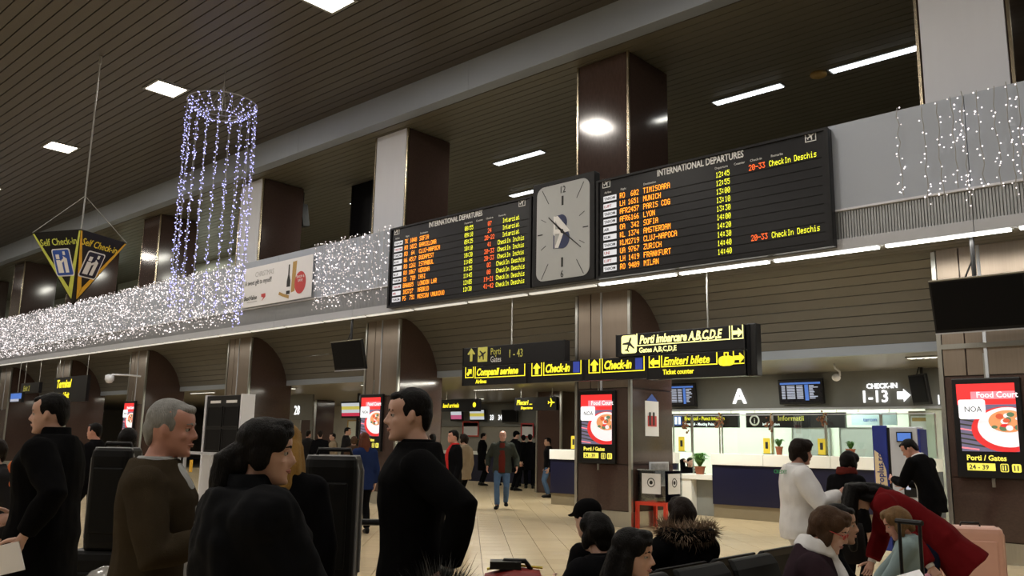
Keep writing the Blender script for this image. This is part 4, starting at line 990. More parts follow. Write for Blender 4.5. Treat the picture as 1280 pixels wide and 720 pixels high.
CL = dict(black=cloth('cloth_black', (.0028,.0028,.0032)), black2=cloth('cloth_soft_black', (.004,.004,.005)), puffy=mat('nylon_black', (.003,.0033,.0045), .75, bump=.2, bscale=30, spec=.07),
    tweed=cloth('tweed_olive_brown', (.040,.030,.018), .9, .5, 350, .4), white=cloth('cotton_white', (.72,.72,.73), .8), maroon=cloth('wool_maroon', (.10,.018,.014)), red=cloth('wool_red', (.125,.007,.009)),
    greygreen=cloth('canvas_grey_green', (.035,.04,.034)), jeans=cloth('denim_blue', (.07,.12,.21), .85, .3, 300, .35), dark=cloth('cloth_charcoal', (.018,.017,.018)), navy=cloth('cloth_navy', (.012,.016,.04)),
    redsport=cloth('cloth_bright_red', (.5,.03,.03)), teal=cloth('corduroy_pale_teal', (.24,.32,.33)), plaid=cloth('plaid_dark_plum', (.030,.018,.024), .85, .3, 250, .6), beige=cloth('cloth_beige', (.28,.22,.15)),
    brown=cloth('cloth_brown', (.05,.03,.02)), blue=cloth('cloth_blue', (.012,.022,.075)), checks=cloth('shirt_check', (.35,.36,.36), .8, .2, 300, .6), leather=mat('leather_black', (.004,.004,.004), .5, spec=.15))
def hairmat(name, c): return mat(name, c, .5, var=.5, scale=5, bump=.7, bscale=55, spec=.12, stretch=(6,6,.6))
HR = dict(black=hairmat('hair_black', (.004,.0032,.003)), dbrown=hairmat('hair_dark_brown', (.013,.008,.006)), grey=hairmat('hair_grey', (.27,.27,.26)), red=hairmat('hair_auburn', (.10,.03,.015)), gold=hairmat('hair_golden', (.34,.19,.05)), brown=hairmat('hair_brown', (.06,.032,.017)), light=hairmat('hair_light_brown', (.17,.10,.045)))
EYEW = mat('eye_white', (.38,.36,.34), .3); EYED = mat('iris_dark', (.03,.018,.012), .15); LIP = mat('lip', (.36,.13,.11), .5); BROW = HR['dbrown']

def rot_to(d, up=V((0,0,1))):
    d = d.normalized(); x = d.cross(up)
    x = V((1,0,0)) if x.length < 1e-4 else x.normalized(); z = x.cross(d); return x, d, z
def ik(a, b, l1, l2, pole):
    d = b-a; L = min(d.length, (l1+l2)*.999); dn = d.normalized(); b2 = a + dn*L
    c = (l1*l1 + L*L - l2*l2)/(2*L); h = math.sqrt(max(l1*l1-c*c, 0)); p = pole - dn*pole.dot(dn)
    return a + dn*c + (p.normalized() if p.length > 1e-5 else V((0,1,0)))*h, b2
def ering(c, ax, ay, rx, ry, n=20, e=2.4):
    out = []
    for k in range(n):
        a = 2*PI*k/n; cc, ss = math.cos(a), math.sin(a)
        out.append(c + ax*(rx*math.copysign(abs(cc)**(2/e), cc)) + ay*(ry*math.copysign(abs(ss)**(2/e), ss)))
    return out
HEAD = [ # z, front y, back y, half width
 (0,.070,.012,.022),(.010,.086,-.004,.034),(.028,.087,-.028,.048),(.045,.084,-.055,.056),(.062,.086,-.074,.061),(.080,.087,-.088,.066),(.098,.084,-.097,.069),
 (.115,.080,-.102,.071),(.130,.084,-.105,.0735),(.145,.092,-.106,.0755),(.165,.091,-.105,.0765),(.185,.083,-.100,.0735),(.203,.068,-.088,.065),(.220,.046,-.066,.050),(.232,.018,-.036,.028)]

def person(label, loc, psi, H=1.75, hip=None, bend=0, side=0, head=(0,0,0), hl=None, hr=None, fl=None, fr=None, sit=False, skin='fair', hair='short', hcol='dbrown',
           top='black', bottom='black2', shoes='leather', coat=.02, hem=-.20, vox=.009, face=True, female=False, group=None, elbow=None, collar=.028, wide=1.0, hood=False, scarf=None, shirt=None, puff=0, cat='person', cuffs=None, curl=.6, hands=True, hang=0, flare=1.03, stiff=.25, sleeve=1):
    k = H/1.75
    t = thing('person', label, cat, (loc[0], loc[1], 0), R(42.2+psi), group)
    body = MB(); fing = MB(); jk = MB(); tro = MB()
    hip = V(hip) if hip else V((0, 0, .93*k))
    sw = (.172 if not female else .155)*k
    # spine
    def ang(s): 
        u = min(max((s+.05)/.35, 0), 1); return R(bend)*(stiff+(1-stiff)*u*u*(3-2*u)) if bend else 0
    pts = {}; c = hip.copy(); s = 0.0; step = .01
    def spine(s):
        c = hip.copy(); q = 0; sg = 1 if s >= 0 else -1
        n = int(abs(s)/step)
        for i in range(n):
            a = ang(q); c = c + V((math.sin(R(side)), math.sin(a), math.cos(a)))*step*k*sg; q += step*sg
        a = ang(s); return c, V((1,0,0)), V((0, math.cos(a), -math.sin(a))), V((0, math.sin(a), math.cos(a)))
    fw = .90 if female else 1
    prof = [(-.12,.160,.110,0),(-.04,.172,.118,0),(.06,.158*fw,.108,0),(.16,.148*fw,.105,.005),(.27,.162*fw,.115 if not female else .122,.012),(.37,.172*fw,.115 if not female else .122,.012),(.44,.160*fw,.095,.0),(.49,.115*fw,.075,-.01),(.53,.066,.062,-.015)]
    def torso(mb, add, smin, scl=1, cut=.54, pf=None):
        rs = []
        pp = pf or prof
        if smin < pp[0][0]: pp = [(smin, pp[0][1]*flare, pp[0][2]*flare*1.03, 0)] + list(pp)
        for s, a, b, o in pp:
            if s > cut or s < smin-1e-6: continue
            c, ax, ay, az = spine(s); rs.append(ering(c+ay*o*k, ax, ay, (a*wide*scl+add)*k, (b*scl*(wide if wide > 1 else 1)+add)*k))
        mb.rings(rs)
    torso(body, 0, -.12, .9)
    torso(jk, coat, hem)
    # neck and head
    cn, ax, ay, az = spine(.50); ct, _, _, azt = spine(.53)
    yaw, pit, rol = head
    Rh = Matrix.Rotation(R(yaw), 3, 'Z') @ Matrix.Rotation(R(-pit), 3, 'X') @ Matrix.Rotation(R(rol), 3, 'Y')
    nd = (azt*.75 + (Rh @ V((0,0,1)))*.25).normalized()
    piv = ct + nd*.055*k + (Rh @ V((0,.012,0)))*k
    hs = k*(1.0 if not female else .96)*min(1.0, max(.9, 1/k))**.5
    if H < 1.3: hs = .85
    def hp(p): return piv + (Rh @ (V(p)-V((0,-.025,.045))))*hs
    body.tube([cn-az*.03*k, ct, hp((0,-.022,.035)), hp((0,-.025,.08))], [.068*k, .058*k*(.9 if female else 1), .055*k*(.88 if female else 1), .05*k], 14)
    hx, hy, hz = Rh @ V((1,0,0)), Rh @ V((0,1,0)), Rh @ V((0,0,1))
    rs = []
    for z, f_, b_, w_ in HEAD: rs.append(ering(hp((0,(f_+b_)/2,z)), hx, hy, w_*hs, (f_-b_)/2*hs, 24, 2.25))
    body.rings(rs)
    T = lambda p: p
    def hball(mb, c, r, rot=None, seg=10, nr=7):
        rr = Rh @ rot if rot else Rh
        mb.ball(hp(c), tuple(q*hs for q in r), seg, nr, 0, rr)
    body.tube([hp((0,.084,.128)), hp((0,.094,.108)), hp((0,.104,.090))], [.008*hs,.010*hs,.0125*hs], 10, rnd=True)     # nose
    for sg in (-1, 1):
        hball(body, (sg*.011,.094,.084), (.009,.011,.008))
        hball(body, (sg*.030,.076,.138), (.022,.012,.008))                              # brow ridge
        hball(body, (sg*.036,.058,.088), (.022,.020,.020))                              # cheek
        hball(body, (sg*.074,-.008,.108), (.007,.017,.030), Matrix.Rotation(R(sg*14), 3, 'Z') @ Matrix.Rotation(R(10), 3, 'X'))   # ear
        hball(body, (sg*.080,-.013,.112), (.006,.013,.026), Matrix.Rotation(R(sg*24), 3, 'Z'))
    hball(body, (0,.082,.014), (.020,.013,.012)); hball(body, (0,.083,.060), (.022,.011,.007)); hball(body, (0,.081,.048), (.019,.011,.008))
    # shoulders, arms
    cS, axS, ayS, azS = spine(.445)
    hands_pos = {}
    for sg, tgt, nm in ((-1, hl, 'l'), (1, hr, 'r')):
        sh = cS + axS*sg*sw*wide - ayS*.008*k - azS*.01*k
        if tgt is None: tgt = sh + V((sg*.07, .04, -.54))*k
        else: tgt = V(tgt)
        pole = V(elbow[nm]) if elbow and nm in elbow else V((sg*.5, -1, -.25))
        el, wr = ik(sh, tgt, .295*k, .265*k, pole)
        body.tube([sh, sh+(el-sh)*.5, el, el+(wr-el)*.35, wr], [.048*k,.042*k,.036*k,.036*k,.025*k], 12, rnd=True)
        d = (wr-el).normalized()
        rr = [coat+.058, coat+.050, coat+.044, coat+.040, coat*.8+.033]
        e2 = el + d*((wr-el).length*sleeve - .02*k)
        jk.ball(sh+V((0,0,-.005)), ((coat+.062)*k,)*3, 14, 9)
        jk.tube([sh-(axS*sg)*.06*k, sh+(el-sh)*.12, sh+(el-sh)*.55, el, el+(e2-el)*.4, e2], [.06*k]+[q*k for q in rr], 14)
        if cuffs: obj('cuff', MB().tube([e2-d*.02, e2+d*.03*k], [.034*k,.033*k], 14), CL[cuffs], t, smooth=True)
        if hands:
            # hand: palm and five bent fingers
            pn = (-axS*sg*.9 + V((0,.3,0))); pn = (pn - d*pn.dot(d)).normalized(); ac = d.cross(pn).normalized()
            if ac.dot(ayS) < 0: ac = -ac                                               # thumb side faces forward
            w0 = wr
            rs = [ering(w0+d*u*k, ac, pn, a*k, b*k, 12, 2.6) for u, a, b in ((-.01,.026,.020),(.02,.030,.018),(.05,.038,.015),(.085,.040,.013))]
            body.rings(rs)
            for i, (off, L) in enumerate(((.030,.070),(.010,.078),(-.010,.072),(-.029,.057))):
                p = w0 + (d*.083 + ac*off)*k; dd = d.copy(); ps = [p - d*.02*k, p]
                for j, (seg, bend_) in enumerate(((.45,.35),(.32,.75),(.23,.55))):
                    a_ = bend_*curl*1.4; dd = (dd*math.cos(a_) + pn*math.sin(a_)).normalized(); p = p + dd*L*seg*k; ps.append(p)
                fing.tube(ps, [.0085*k,.0085*k,.0082*k,.0075*k,.006*k], 8, rnd=True)
            p = w0 + (d*.025 + ac*.026)*k; dd = (ac*.75 + d*.6 + pn*.25).normalized(); ps = [p]
            for L in (.036,.030,.024):
                p = p + dd*L*k; ps.append(p); dd = (dd*.8 + d*.35 + pn*.22).normalized()
            fing.tube(ps, [.013*k,.011*k,.0095*k,.0075*k], 8, rnd=True)
        hands_pos[nm] = (wr, d)
    # legs
    for sg, ft in ((-1, fl), (1, fr)):
        hj = hip + V((sg*.088*k, 0, -.03*k))
        an = V(ft) if ft else V((sg*.10*k, -.01, .085*k))
        kn, an = ik(hj, an, .43*k, .43*k, V((sg*.12, 1, .0)))
        body.tube([hj, hj+(kn-hj)*.5, kn, kn+(an-kn)*.35, an], [.075*k,.066*k,.048*k,.050*k,.032*k], 12, rnd=True)
        q = MB()
        tro.tube([hj+V((-sg*.01,0,.02)), hj+(kn-hj)*.25, hj+(kn-hj)*.6, kn, kn+(an-kn)*.4, an+(kn-an)*.02], [.098*k,.095*k,.080*k,.066*k,.066*k,.058*k], 14)
        fd = V((0, 1, 0)) if abs((kn-an).normalized().y) < .95 else V((0,1,0))
        fd = Matrix.Rotation(R(-sg*8), 3, 'Z') @ fd; fx = fd.cross(V((0,0,1)))
        body.tube([an, an+fd*.06*k-V((0,0,.035*k)), an+fd*.15*k-V((0,0,.055*k))], [.032*k,.03*k,.02*k], 10, rnd=True)
        z0 = an.z-.085*k
        rs = [ering(V((an.x,an.y,0))+fd*u*k+V((0,0,z0+zc*k)), fx, V((0,0,1)), a*k, b*k, 14, 2.6) for u, a, b, zc in ((-.075,.022,.035,.045),(-.06,.034,.05,.055),(-.01,.038,.055,.058),(.06,.044,.040,.042),(.13,.048,.030,.032),(.175,.040,.024,.026),(.195,.018,.014,.018))]
        obj('shoe', MB().rings(rs), CL[shoes], t, smooth=True)
    ph, _, _, _ = spine(0)
    tro.ball(hip+V((0,0,-.01)), (.170*k*wide,.125*k,.13*k), 18, 10)
    remeshed('body', body, SK[skin], t, vox, fing)
    remeshed('jacket', jk, CL[top], t, max(vox*1.4, .012), None, .010+.005*puff, 7 if not puff else 11, 3)
    remeshed('trousers', tro, CL[bottom], t, max(vox*1.5, .013), None, .006, 9, 3)
    # collar
    if collar:
        cc, ax, ay, az = spine(.515); cm = MB()
        rs = [ering(cc+az*u*k-ay*.008*k, ax, ay, a*k, b*k, 20, 2.1) for u, a, b in ((-.045,.125,.10),(-.01,.088,.085),(collar,.076,.078),(collar+.006,.070,.072),(-.01,.066,.066))]
        cm.rings(rs, caps=False); obj('collar', cm, CL[shirt if (shirt and collar < .03) else top], t, smooth=True)
    if shirt:
        cm = MB(); rs = []
        for s, a, b, o in ((hem+.02,.070,.024,.120),(.06,.075,.024,.112),(.2,.075,.024,.117),(.33,.078,.024,.123),(.42,.07,.024,.100),(.48,.06,.022,.066),(.515,.05,.018,.048)):
            c, ax, ay, az = spine(s); rs.append(ering(c+ay*(o+coat*.98)*k, ax, ay, a*k, b*k, 14, 2.2))
        obj('shirt', cm.rings(rs), CL[shirt], t, smooth=True)
    if scarf:
        cc, ax, ay, az = spine(.505); cm = MB()
        for i in range(3): cm.tube([cc+az*(.02+.022*i)*k+(ax*math.cos(a)*(.098-.008*i)+ay*(math.sin(a)*(.095-.008*i)))*k for a in [2*PI*j/18 for j in range(19)]], .022*k, 8)
        cm.tube([cc+ay*.09*k+ax*.02*k, spine(.40)[0]+ay*.165*k+ax*.03*k, spine(.2)[0]+ay*.17*k+ax*.03*k], [.03*k,.045*k,.05*k], 10, rnd=True)
        cm.tube([cc+ay*.09*k-ax*.03*k, spine(.38)[0]+ay*.16*k-ax*.04*k, spine(.24)[0]+ay*.165*k-ax*.05*k], [.03*k,.04*k,.045*k], 10, rnd=True)
        remeshed('scarf', cm, CL[scarf], t, .012, None, .008, 12, 2)
    # hair
    hm = MB()
    if hair not in ('bald','fringe'):
        hball(hm, (0,-.016,.160), (.0815,.099,.084), None, 18, 12)
        hball(hm, (0,-.070,.115), (.066,.045,.068), None, 14, 9)
        for sg in (-1,1): hball(hm, (sg*.060,-.018,.150), (.023,.055,.050), None, 12, 8)
    if hair == 'short':
        for sg in (-1,1): hball(hm, (sg*.066,.012,.128), (.012,.012,.026))
        hball(hm, (0,.052,.200), (.056,.036,.024), None, 12, 8); hball(hm, (0,-.078,.075), (.05,.026,.04), None, 12, 8)
    elif hair == 'fringe':
        for sg in (-1,1): hball(hm, (sg*.062,-.035,.118), (.017,.050,.034), None, 12, 8)
        hball(hm, (0,-.082,.105), (.062,.028,.045), None, 12, 8)
    elif hair in ('long','pony','bob','bun'):
        for sg in (-1,1):
            hball(hm, (sg*.060,.035,.165), (.026,.042,.050), None, 12, 8); hball(hm, (sg*.066,-.015,.105), (.022,.042,.060), None, 12, 8)
        hball(hm, (0,.045,.215), (.058,.046,.028), None, 12, 8); hball(hm, (0,-.075,.07), (.066,.036,.06), None, 12, 8)
        hball(hm, (.02,.078,.190), (.045,.016,.022), None, 12, 8)
        if hair == 'bob':
            hball(hm, (0,-.04,.13), (.094,.085,.09), None, 14, 9)
            for sg in (-1,1): hball(hm, (sg*.072,.015,.07), (.020,.035,.055), None, 12, 8)
        if hair == 'long':
            for sg in (-1,1): hm.tube([hp((sg*.068,-.01,.11)), hp((sg*.078,-.01,.04)), hp((sg*.085,-.02,-.06)), hp((sg*.075,-.03,-.16))], [.03*hs,.036*hs,.036*hs,.02*hs], 10, rnd=True)
            hm.tube([hp((0,-.07,.10)), hp((0,-.085,0)), hp((0,-.09,-.11)), hp((0,-.085,-.20))], [.06*hs,.07*hs,.068*hs,.035*hs], 12, rnd=True)
            hm.tube([hp((.04,-.07,.10)), hp((.05,-.075,0)), hp((.055,-.08,-.15))], [.045*hs,.05*hs,.03*hs], 12, rnd=True); hm.tube([hp((-.04,-.07,.10)), hp((-.05,-.075,0)), hp((-.055,-.08,-.15))], [.045*hs,.05*hs,.03*hs], 12, rnd=True)
        if hair == 'pony':
            hm.tube([hp((0,-.10,.12)), hp((0,-.135,.08)), hp((0,-.135,.0)), hp((0,-.12,-.12)), hp((0,-.11,-.2))], [.03*hs,.045*hs,.05*hs,.042*hs,.015*hs], 12, rnd=True)
        if hair == 'bun': hball(hm, (0,-.115,.15), (.05,.04,.045), None, 12, 8)
    if hang:                                            # hair falling straight down from a bowed head
        for hxx in (-.08,-.045,0,.045,.08):
            q0 = hp((hxx,-.05,.17)); hm.tube([hp((hxx*.8,-.075,.10)), q0+V((0,0,.01)), q0+V((hxx*.3,.03,-.14)), q0+V((hxx*.6,.02,-hang))], [.05,.055,.06,.03], 10, rnd=True)
    if hair == 'cap':
        hball(hm, (0,-.012,.168), (.088,.108,.084), None, 18, 12)
        hm.rings([ering(hp((0,u,.165+.0*u)), hx, hz, w_*hs, .009*hs, 14, 2.4) for u, w_ in ((.05,.07),(.10,.066),(.135,.05),(.15,.02))])
    if hm.v:
        remeshed('cap' if hair == 'cap' else 'hair', hm, HR[hcol] if hair != 'cap' else CL['black'], t, max(vox*.8, .0065), None, .0035 if hair != 'cap' else 0, 28, 2)
    # face details
    if face:
        for sg in (-1,1):
            e = obj('eye', MB().ball(hp((sg*.031,.0665,.118)), .0125*hs, 10, 7), EYEW, t, smooth=True)
            obj('iris', MB().ball(hp((sg*.0315,.0765,.118)), .0056*hs, 8, 6), EYED, e, smooth=True)
            lid = MB(); lid.tube([hp((sg*.016,.074,.124)), hp((sg*.031,.0795,.1275)), hp((sg*.046,.069,.124))], [.003*hs,.0042*hs,.003*hs], 6, rnd=True); obj('eyelid', lid, SK[skin], t, smooth=True)
            obj('eyebrow', MB().tube([hp((sg*.012,.087,.139)), hp((sg*.03,.0865,.144)), hp((sg*.05,.072,.139))], [.0035*hs,.0045*hs,.0025*hs], 6, rnd=True), HR[hcol] if hcol in ('black','grey') else BROW, t, smooth=True)
        lm = MB(); lm.tube([hp((-.023,.083,.0545)), hp((-.008,.0945,.0575)), hp((0,.095,.056)), hp((.008,.0945,.0575)), hp((.023,.083,.0545))], [.002*hs,.0042*hs,.0038*hs,.0042*hs,.002*hs], 7, rnd=True)
        lm.tube([hp((-.020,.083,.0535)), hp((0,.0935,.0495)), hp((.020,.083,.0535))], [.002*hs,.005*hs,.002*hs], 7, rnd=True); obj('lips', lm, LIP if female else SK['pink'], t, smooth=True)
    if hood:
        cc, ax, ay, az = spine(.50); hb = MB(); rnd = random.Random(9)
        hb.tube([cc+az*.03*k+(ax*math.cos(a)*.155+ay*(math.sin(a)*.13-.03))*k for a in [2*PI*j/20 for j in range(21)]], .05*k, 10); remeshed('hood', hb, CL[top], t, .012, None, .006, 10, 2)
        fm_ = MB()
        for i in range(2600):
            a = rnd.uniform(0, 2*PI); b = rnd.uniform(0, 2*PI); c_ = cc+az*.05*k+(ax*math.cos(a)*.168+ay*(math.sin(a)*.138-.03))*k
            o_ = (ax*math.cos(a)+ay*math.sin(a)); nrm = (o_*math.cos(b)+az*math.sin(b)); p = c_+nrm*.038*k; q = p+(nrm+V((rnd.gauss(0,.5),rnd.gauss(0,.5),rnd.gauss(0,.5))))*.045*k; sd = nrm.cross(V((.3,.5,.8))).normalized()*.0022
            fm_.add([p-sd, p+sd, q], [(0,1,2)])
        o = obj('fur_trim', fm_, mat('fur_beige', (.24,.17,.115), .8, var=.6, scale=25), t); o['kind'] = 'stuff'
    t['_k'] = k
    del t['_k']
    return t, hands_pos, hp, spine, k
# ---------------------------------------------------------------- the passengers
VW = 42.2
def wpt(t, p): return Matrix.Translation(t.location) @ Matrix.Rotation(t.rotation_euler.z, 4, 'Z') @ V(p)
# near group at the left
t, hpz, hp, sp, k = person('tall man in long black coat at far left holding a white paper', (-5.58, 2.03), 97, 1.79, head=(4,4,0), hl=(-.36,-.03,.93), hr=(.2,.25,1.0), hem=-.42, coat=.035, collar=.06, hcol='black', top='black', vox=.009, skin='fair', wide=1.25)
cm = MB(); cm.tube([V((-.05,.17,1.30)), V((.06,.19,1.33)), V((.10,.18,1.24)), V((.02,.20,1.20))], [.05,.055,.05,.035], 10, rnd=True); remeshed('orange_scarf', cm, mat('orange_wool', (.55,.12,.02), .8), t, .012, None, .012, 14, 2)
hw, hd_ = hpz['l']; hw = wpt(t, hw + hd_*.10)
p = thing('paper_sheet', 'white folded paper in the hand of the man in the long black coat', 'paper', hw + V((-.02,-.03,-.02))); obj('sheet', MB().box(-.17,.10,-.003,.003,-.09,.07), M['paper'], p, rot=(R(10), R(-14), R(VW)))
person('short woman at the far left edge, half outside the picture', (-7.42, 2.30), 150, 1.50, female=True, hair='bob', hcol='dbrown', top='dark', vox=.012, coat=.03)
person('man with short grey hair in an olive brown tweed jacket, seen from behind', (-3.46, 1.67), -78, 1.69, head=(-4,4,0), hcol='grey', skin='pink', top='tweed', shirt='checks', collar=.022, coat=.026, vox=.008, wide=1.15, hr=(.16,.28,1.12), hl=(-.2,.3,.95))
person('dark haired woman in a black puffy jacket, nearest the camera, back turned', (-2.50, 1.52), -55, 1.61, female=True, hair='pony', hcol='black', top='puffy', coat=.062, puff=1, collar=.06, vox=.008, head=(-22,4,0), hr=(.20,.26,.80), hl=(-.24,.26,.82), wide=1.1)
person('woman with long golden hair behind the dark haired woman', (-3.49, 2.28), 25, 1.62, female=True, hair='long', hcol='gold', top='black2', coat=.03, vox=.011, head=(-15,10,0))
t, hpz, hp, sp, k = person('tall dark haired man in a black sweater looking left', (-3.02, 2.68), 98, 1.785, hcol='black', top='black', coat=.026, collar=.03, vox=.007, wide=1.12, hr=(.14,.02,.86), hl=(-.30,-.14,.97), elbow={'l':(-.7,-.7,-.2)}, cuffs=None, head=(2,3,0), hem=-.22)
hw, hd_ = hpz['l']; obj('wrist_watch', MB().tube([hw-hd_*.015, hw+hd_*.015], .032, 16), M['steel'], t, smooth=True)
# behind the group
person('dark haired person behind the tall black suitcase at left', (-7.6, 3.37), 20, 1.61, hair='bob', hcol='black', top='black2', vox=.013, face=False, female=True)
person('far man in black walking between the suitcase and the man in the long coat', (-12.5, 5.1), 85, 1.70, hcol='black', top='black2', vox=.015, skin='pink', fl=(-.1,.22,.09), fr=(.1,-.22,.13))
G = 'passengers queueing in the far hall'
person('auburn haired woman in a blue jacket beside the tall black suitcase', (-11.35, 8.95), 30, 1.66, female=True, hair='long', hcol='red', top='blue', vox=.015, face=False)
for lab, loc, psi, h, kw in (
  ('dark passenger below the lit number 28, second from the right', (-21.2,15.05), 20, 1.78, dict(hcol='dbrown', top='black2')),
  ('passenger with dark hair and reddish face under the number 28', (-23.2,16.0), -20, 1.80, dict(hcol='dbrown', top='dark', skin='pink')),
  ('passenger in a beige jacket left of the red food screen', (-22.6,16.55), 120, 1.72, dict(hcol='black', top='beige')),
  ('tall passenger in black and beige in front of the lit poster', (-22.2,16.75), -90, 1.92, dict(hcol='black', top='dark', bottom='beige')),
  ('passenger in brown directly left of the red food screen', (-16.4,12.6), 10, 1.62, dict(hcol='brown', top='brown', female=True, hair='bob')),
  ('man in a black jacket with a bright red front facing left', (-11.35,11.0), 110, 1.74, dict(hcol='black', top='black2', skin='pink', shirt='redsport')),
  ('passenger in a pale jacket behind the man in the red and black jacket', (-13.0,12.9), 60, 1.70, dict(hcol='dbrown', top='beige', female=True, hair='bob')),
  ('passenger in long dark coat left of the walking man', (-21.05,21.75), -70, 1.85, dict(hcol='black', top='black2', hem=-.45)),
  ('passenger half hidden behind the left shoulder of the walking man', (-20.85,22.6), 200, 1.84, dict(hcol='brown', top='greygreen')),
  ('passenger in a dark cap right behind the walking man', (-18.3,20.4), -60, 1.90, dict(hair='cap', top='black2', hem=-.4)),
  ('dark passenger with backpack right of the passenger in the cap', (-18.9,21.8), 0, 1.82, dict(hcol='black', top='black2', hem=-.35, face=False)),
  ('dark passenger by the far column, third right of the walking man', (-19.7,23.3), 30, 1.78, dict(hcol='dbrown', top='dark', hem=-.3, face=False)),
  ('balding passenger by the far column near the navy counter', (-18.75,22.55), 170, 1.88, dict(hair='fringe', hcol='grey', top='dark')),
  ('passenger in dark jacket and jeans by the edge of the navy counter', (-15.6,18.8), 95, 1.68, dict(hcol='black', top='black2', bottom='jeans', skin='tan')),
  ('dark passenger in the queue between the walking man and the long coat', (-19.9,22.6), 10, 1.80, dict(hcol='black', top='black', hem=-.4, face=False)),
  ('dark passenger behind the man in the black sweater', (-15.4,14.2), 40, 1.70, dict(hcol='black', top='black2', face=False)),
 ):
    kw.setdefault('face', True); person(lab, loc, psi, h, vox=.019, group=G, hands=True, **kw)
person('balding man in grey green jacket, maroon sweater and jeans walking toward the camera', (-13.60, 14.72), 178, 1.80, hair='fringe', hcol='grey', skin='pink', top='greygreen', shirt='maroon', bottom='jeans', coat=.03, vox=.012, collar=.035,
       fl=(-.09,-.10,.14), fr=(.09,.16,.09), hl=(-.34,.10,.92), hr=(.34,.04,.92), wide=1.12, hem=-.16)
# at the counters
t, hpz, hp, sp, k = person('dark haired woman in a white jacket and white trousers standing before the counter', (-3.17, 7.13), -88, 1.625, female=True, hair='bob', hcol='dbrown', top='white', bottom='white', coat=.036, hem=-.13, vox=.009, collar=.03, hr=(.17,.28,1.12), hl=(-.15,.30,1.08), skin='pink', head=(0,8,0), wide=1.08)
_ = text('back_lettering', 'CREDIT', .045, mat('green_print', (.03,.35,.10), .6), t, (0,0,0)).matrix_local = Matrix.Translation(V((.10,-.19,1.31))) @ Matrix.Rotation(R(180), 4, 'Z') @ Matrix.Rotation(R(90), 4, 'X') if False else Matrix.Translation(V((-.02,-.192,1.28))) @ Matrix.Rotation(R(24), 4, 'Z') @ Matrix.Rotation(R(90), 4, 'X')
hwL = wpt(t, hpz['r'][0] + hpz['r'][1]*.09)
b = thing('carry_bag', 'dark bag with green straps hanging from the hand of the woman in white', 'bag', hwL + V((0,0,-.42)))
mb = MB(); mb.rings([ering(V((0,0,z)), V((.74,.67,0)), V((-.67,.74,0)), a, b_, 14, 3) for z, a, b_ in ((-.16,.13,.06),(-.13,.15,.07),(.10,.14,.06),(.16,.13,.03))]); obj('pouch', mb, CL['dark'], b, smooth=True)
for sgn in (-1,1): obj('strap', MB().tube([(sgn*.08*.74,sgn*.08*.67,.15),(sgn*.05*.74,sgn*.05*.67,.34),(0,0,.42),(sgn*.02,sgn*.06,.34),(sgn*.03,sgn*.09,.15)], .009, 6), CL['teal'], b, smooth=True)
person('passenger in a black coat with a dark red scarf, hidden behind the woman in white', (-3.22, 8.35), -60, 1.53, female=True, hair='bob', hcol='black', top='black2', scarf='maroon', vox=.014, head=(0,18,0), face=False)
person('clerk with dark hair in a black top resting her chin at the low desk', (-10.62, 17.95), 185, 1.66, female=True, hair='pony', hcol='dbrown', top='black2', vox=.014, hip=(0,0,.50), sit=True, bend=12, fl=(-.1,.40,.09), fr=(.1,.40,.09), hr=(.05,.17,1.10), hl=(-.14,.36,.90), sleeve=.4)
person('man in a black jacket leaning over the grey payment machine', (-3.45, 11.70), 28, 1.74, bend=24, head=(18,34,0), hcol='black', top='black', shirt='white', collar=.028, vox=.010, hl=(-.10,.48,1.12), hr=(.14,.46,1.05), skin='pink')
# seats in the foreground: two rows back to back
def bench(label, x, ys, face_dir):
    t = thing('airport_bench', label, 'bench', (x, ys[0], 0), 0, 'black beam seats in the foreground')
    L = ys[-1]-ys[0]; f = face_dir
    obj('beam', MB().box(-.03+f*.2, .03+f*.2, -.35, L+.35, .34, .40), M['black'], t)
    for u in (.0, L): obj('leg', MB().box(f*.2-.03, f*.2+.03, u-.03, u+.03, 0, .34).box(f*.2-.28, f*.2+.28, u-.03, u+.03, 0, .03), M['black'], t)
    for yv in ys:
        u = yv-ys[0]
        s_ = MB(); s_.rings([[V((f*a, u+w_*sg_, z+dz)) for sg_, dz in ((-1,0),(1,0),(1,.035),(-1,.035))] for a, w_, z in ((.02,.25,.41),(.2,.27,.40),(.42,.27,.43),(.47,.26,.41))]); obj('seat', s_, CL['leather'], t, bevel=.01)
        b_ = MB(); b_.rings([[V((f*(a+dx), u+w_*sg_, z)) for sg_, dx in ((-1,0),(1,0),(1,-.035),(-1,-.035))] for a, w_, z in ((.03,.25,.43),(0.0,.27,.60),(-.06,.27,.80),(-.10,.25,.855))]); obj('backrest', b_, CL['leather'], t, bevel=.012)
        obj('armrest', MB().box(min(f*.02,f*.36), max(f*.02,f*.36), u+.285, u+.315, .60, .63), M['black'], t); obj('armrest_post', MB().box(f*.2-.02, f*.2+.02, u+.285, u+.315, .38, .60), M['black'], t)
    return t
bench('black beam seats whose passengers face the camera side, right row', -2.38, [3.1,3.7,4.3,4.9], 1)
bench('black beam seats whose passengers face away, left row', -2.68, [3.70,4.25,4.85,5.45], -1)
def seated(label, x, y, facing, **kw):
    hipz = .50*kw.get('H', 1.65)/1.75 + kw.pop('dz', .03)
    kw.setdefault('fl', (-.12,.50,.09)); kw.setdefault('fr', (.12,.50,.09)); kw.setdefault('hl', (-.12,.36,.66)); kw.setdefault('hr', (.12,.36,.66))
    return person(label, (x, y), facing-VW, hip=(0,0,hipz), sit=True, **kw)
seated('young dark haired woman seated in front with her face turned right', -2.14, 3.08, -62, H=1.55, female=True, hair='long', hcol='black', top='black2', skin='fair', vox=.007, head=(-8,6,0), coat=.03)
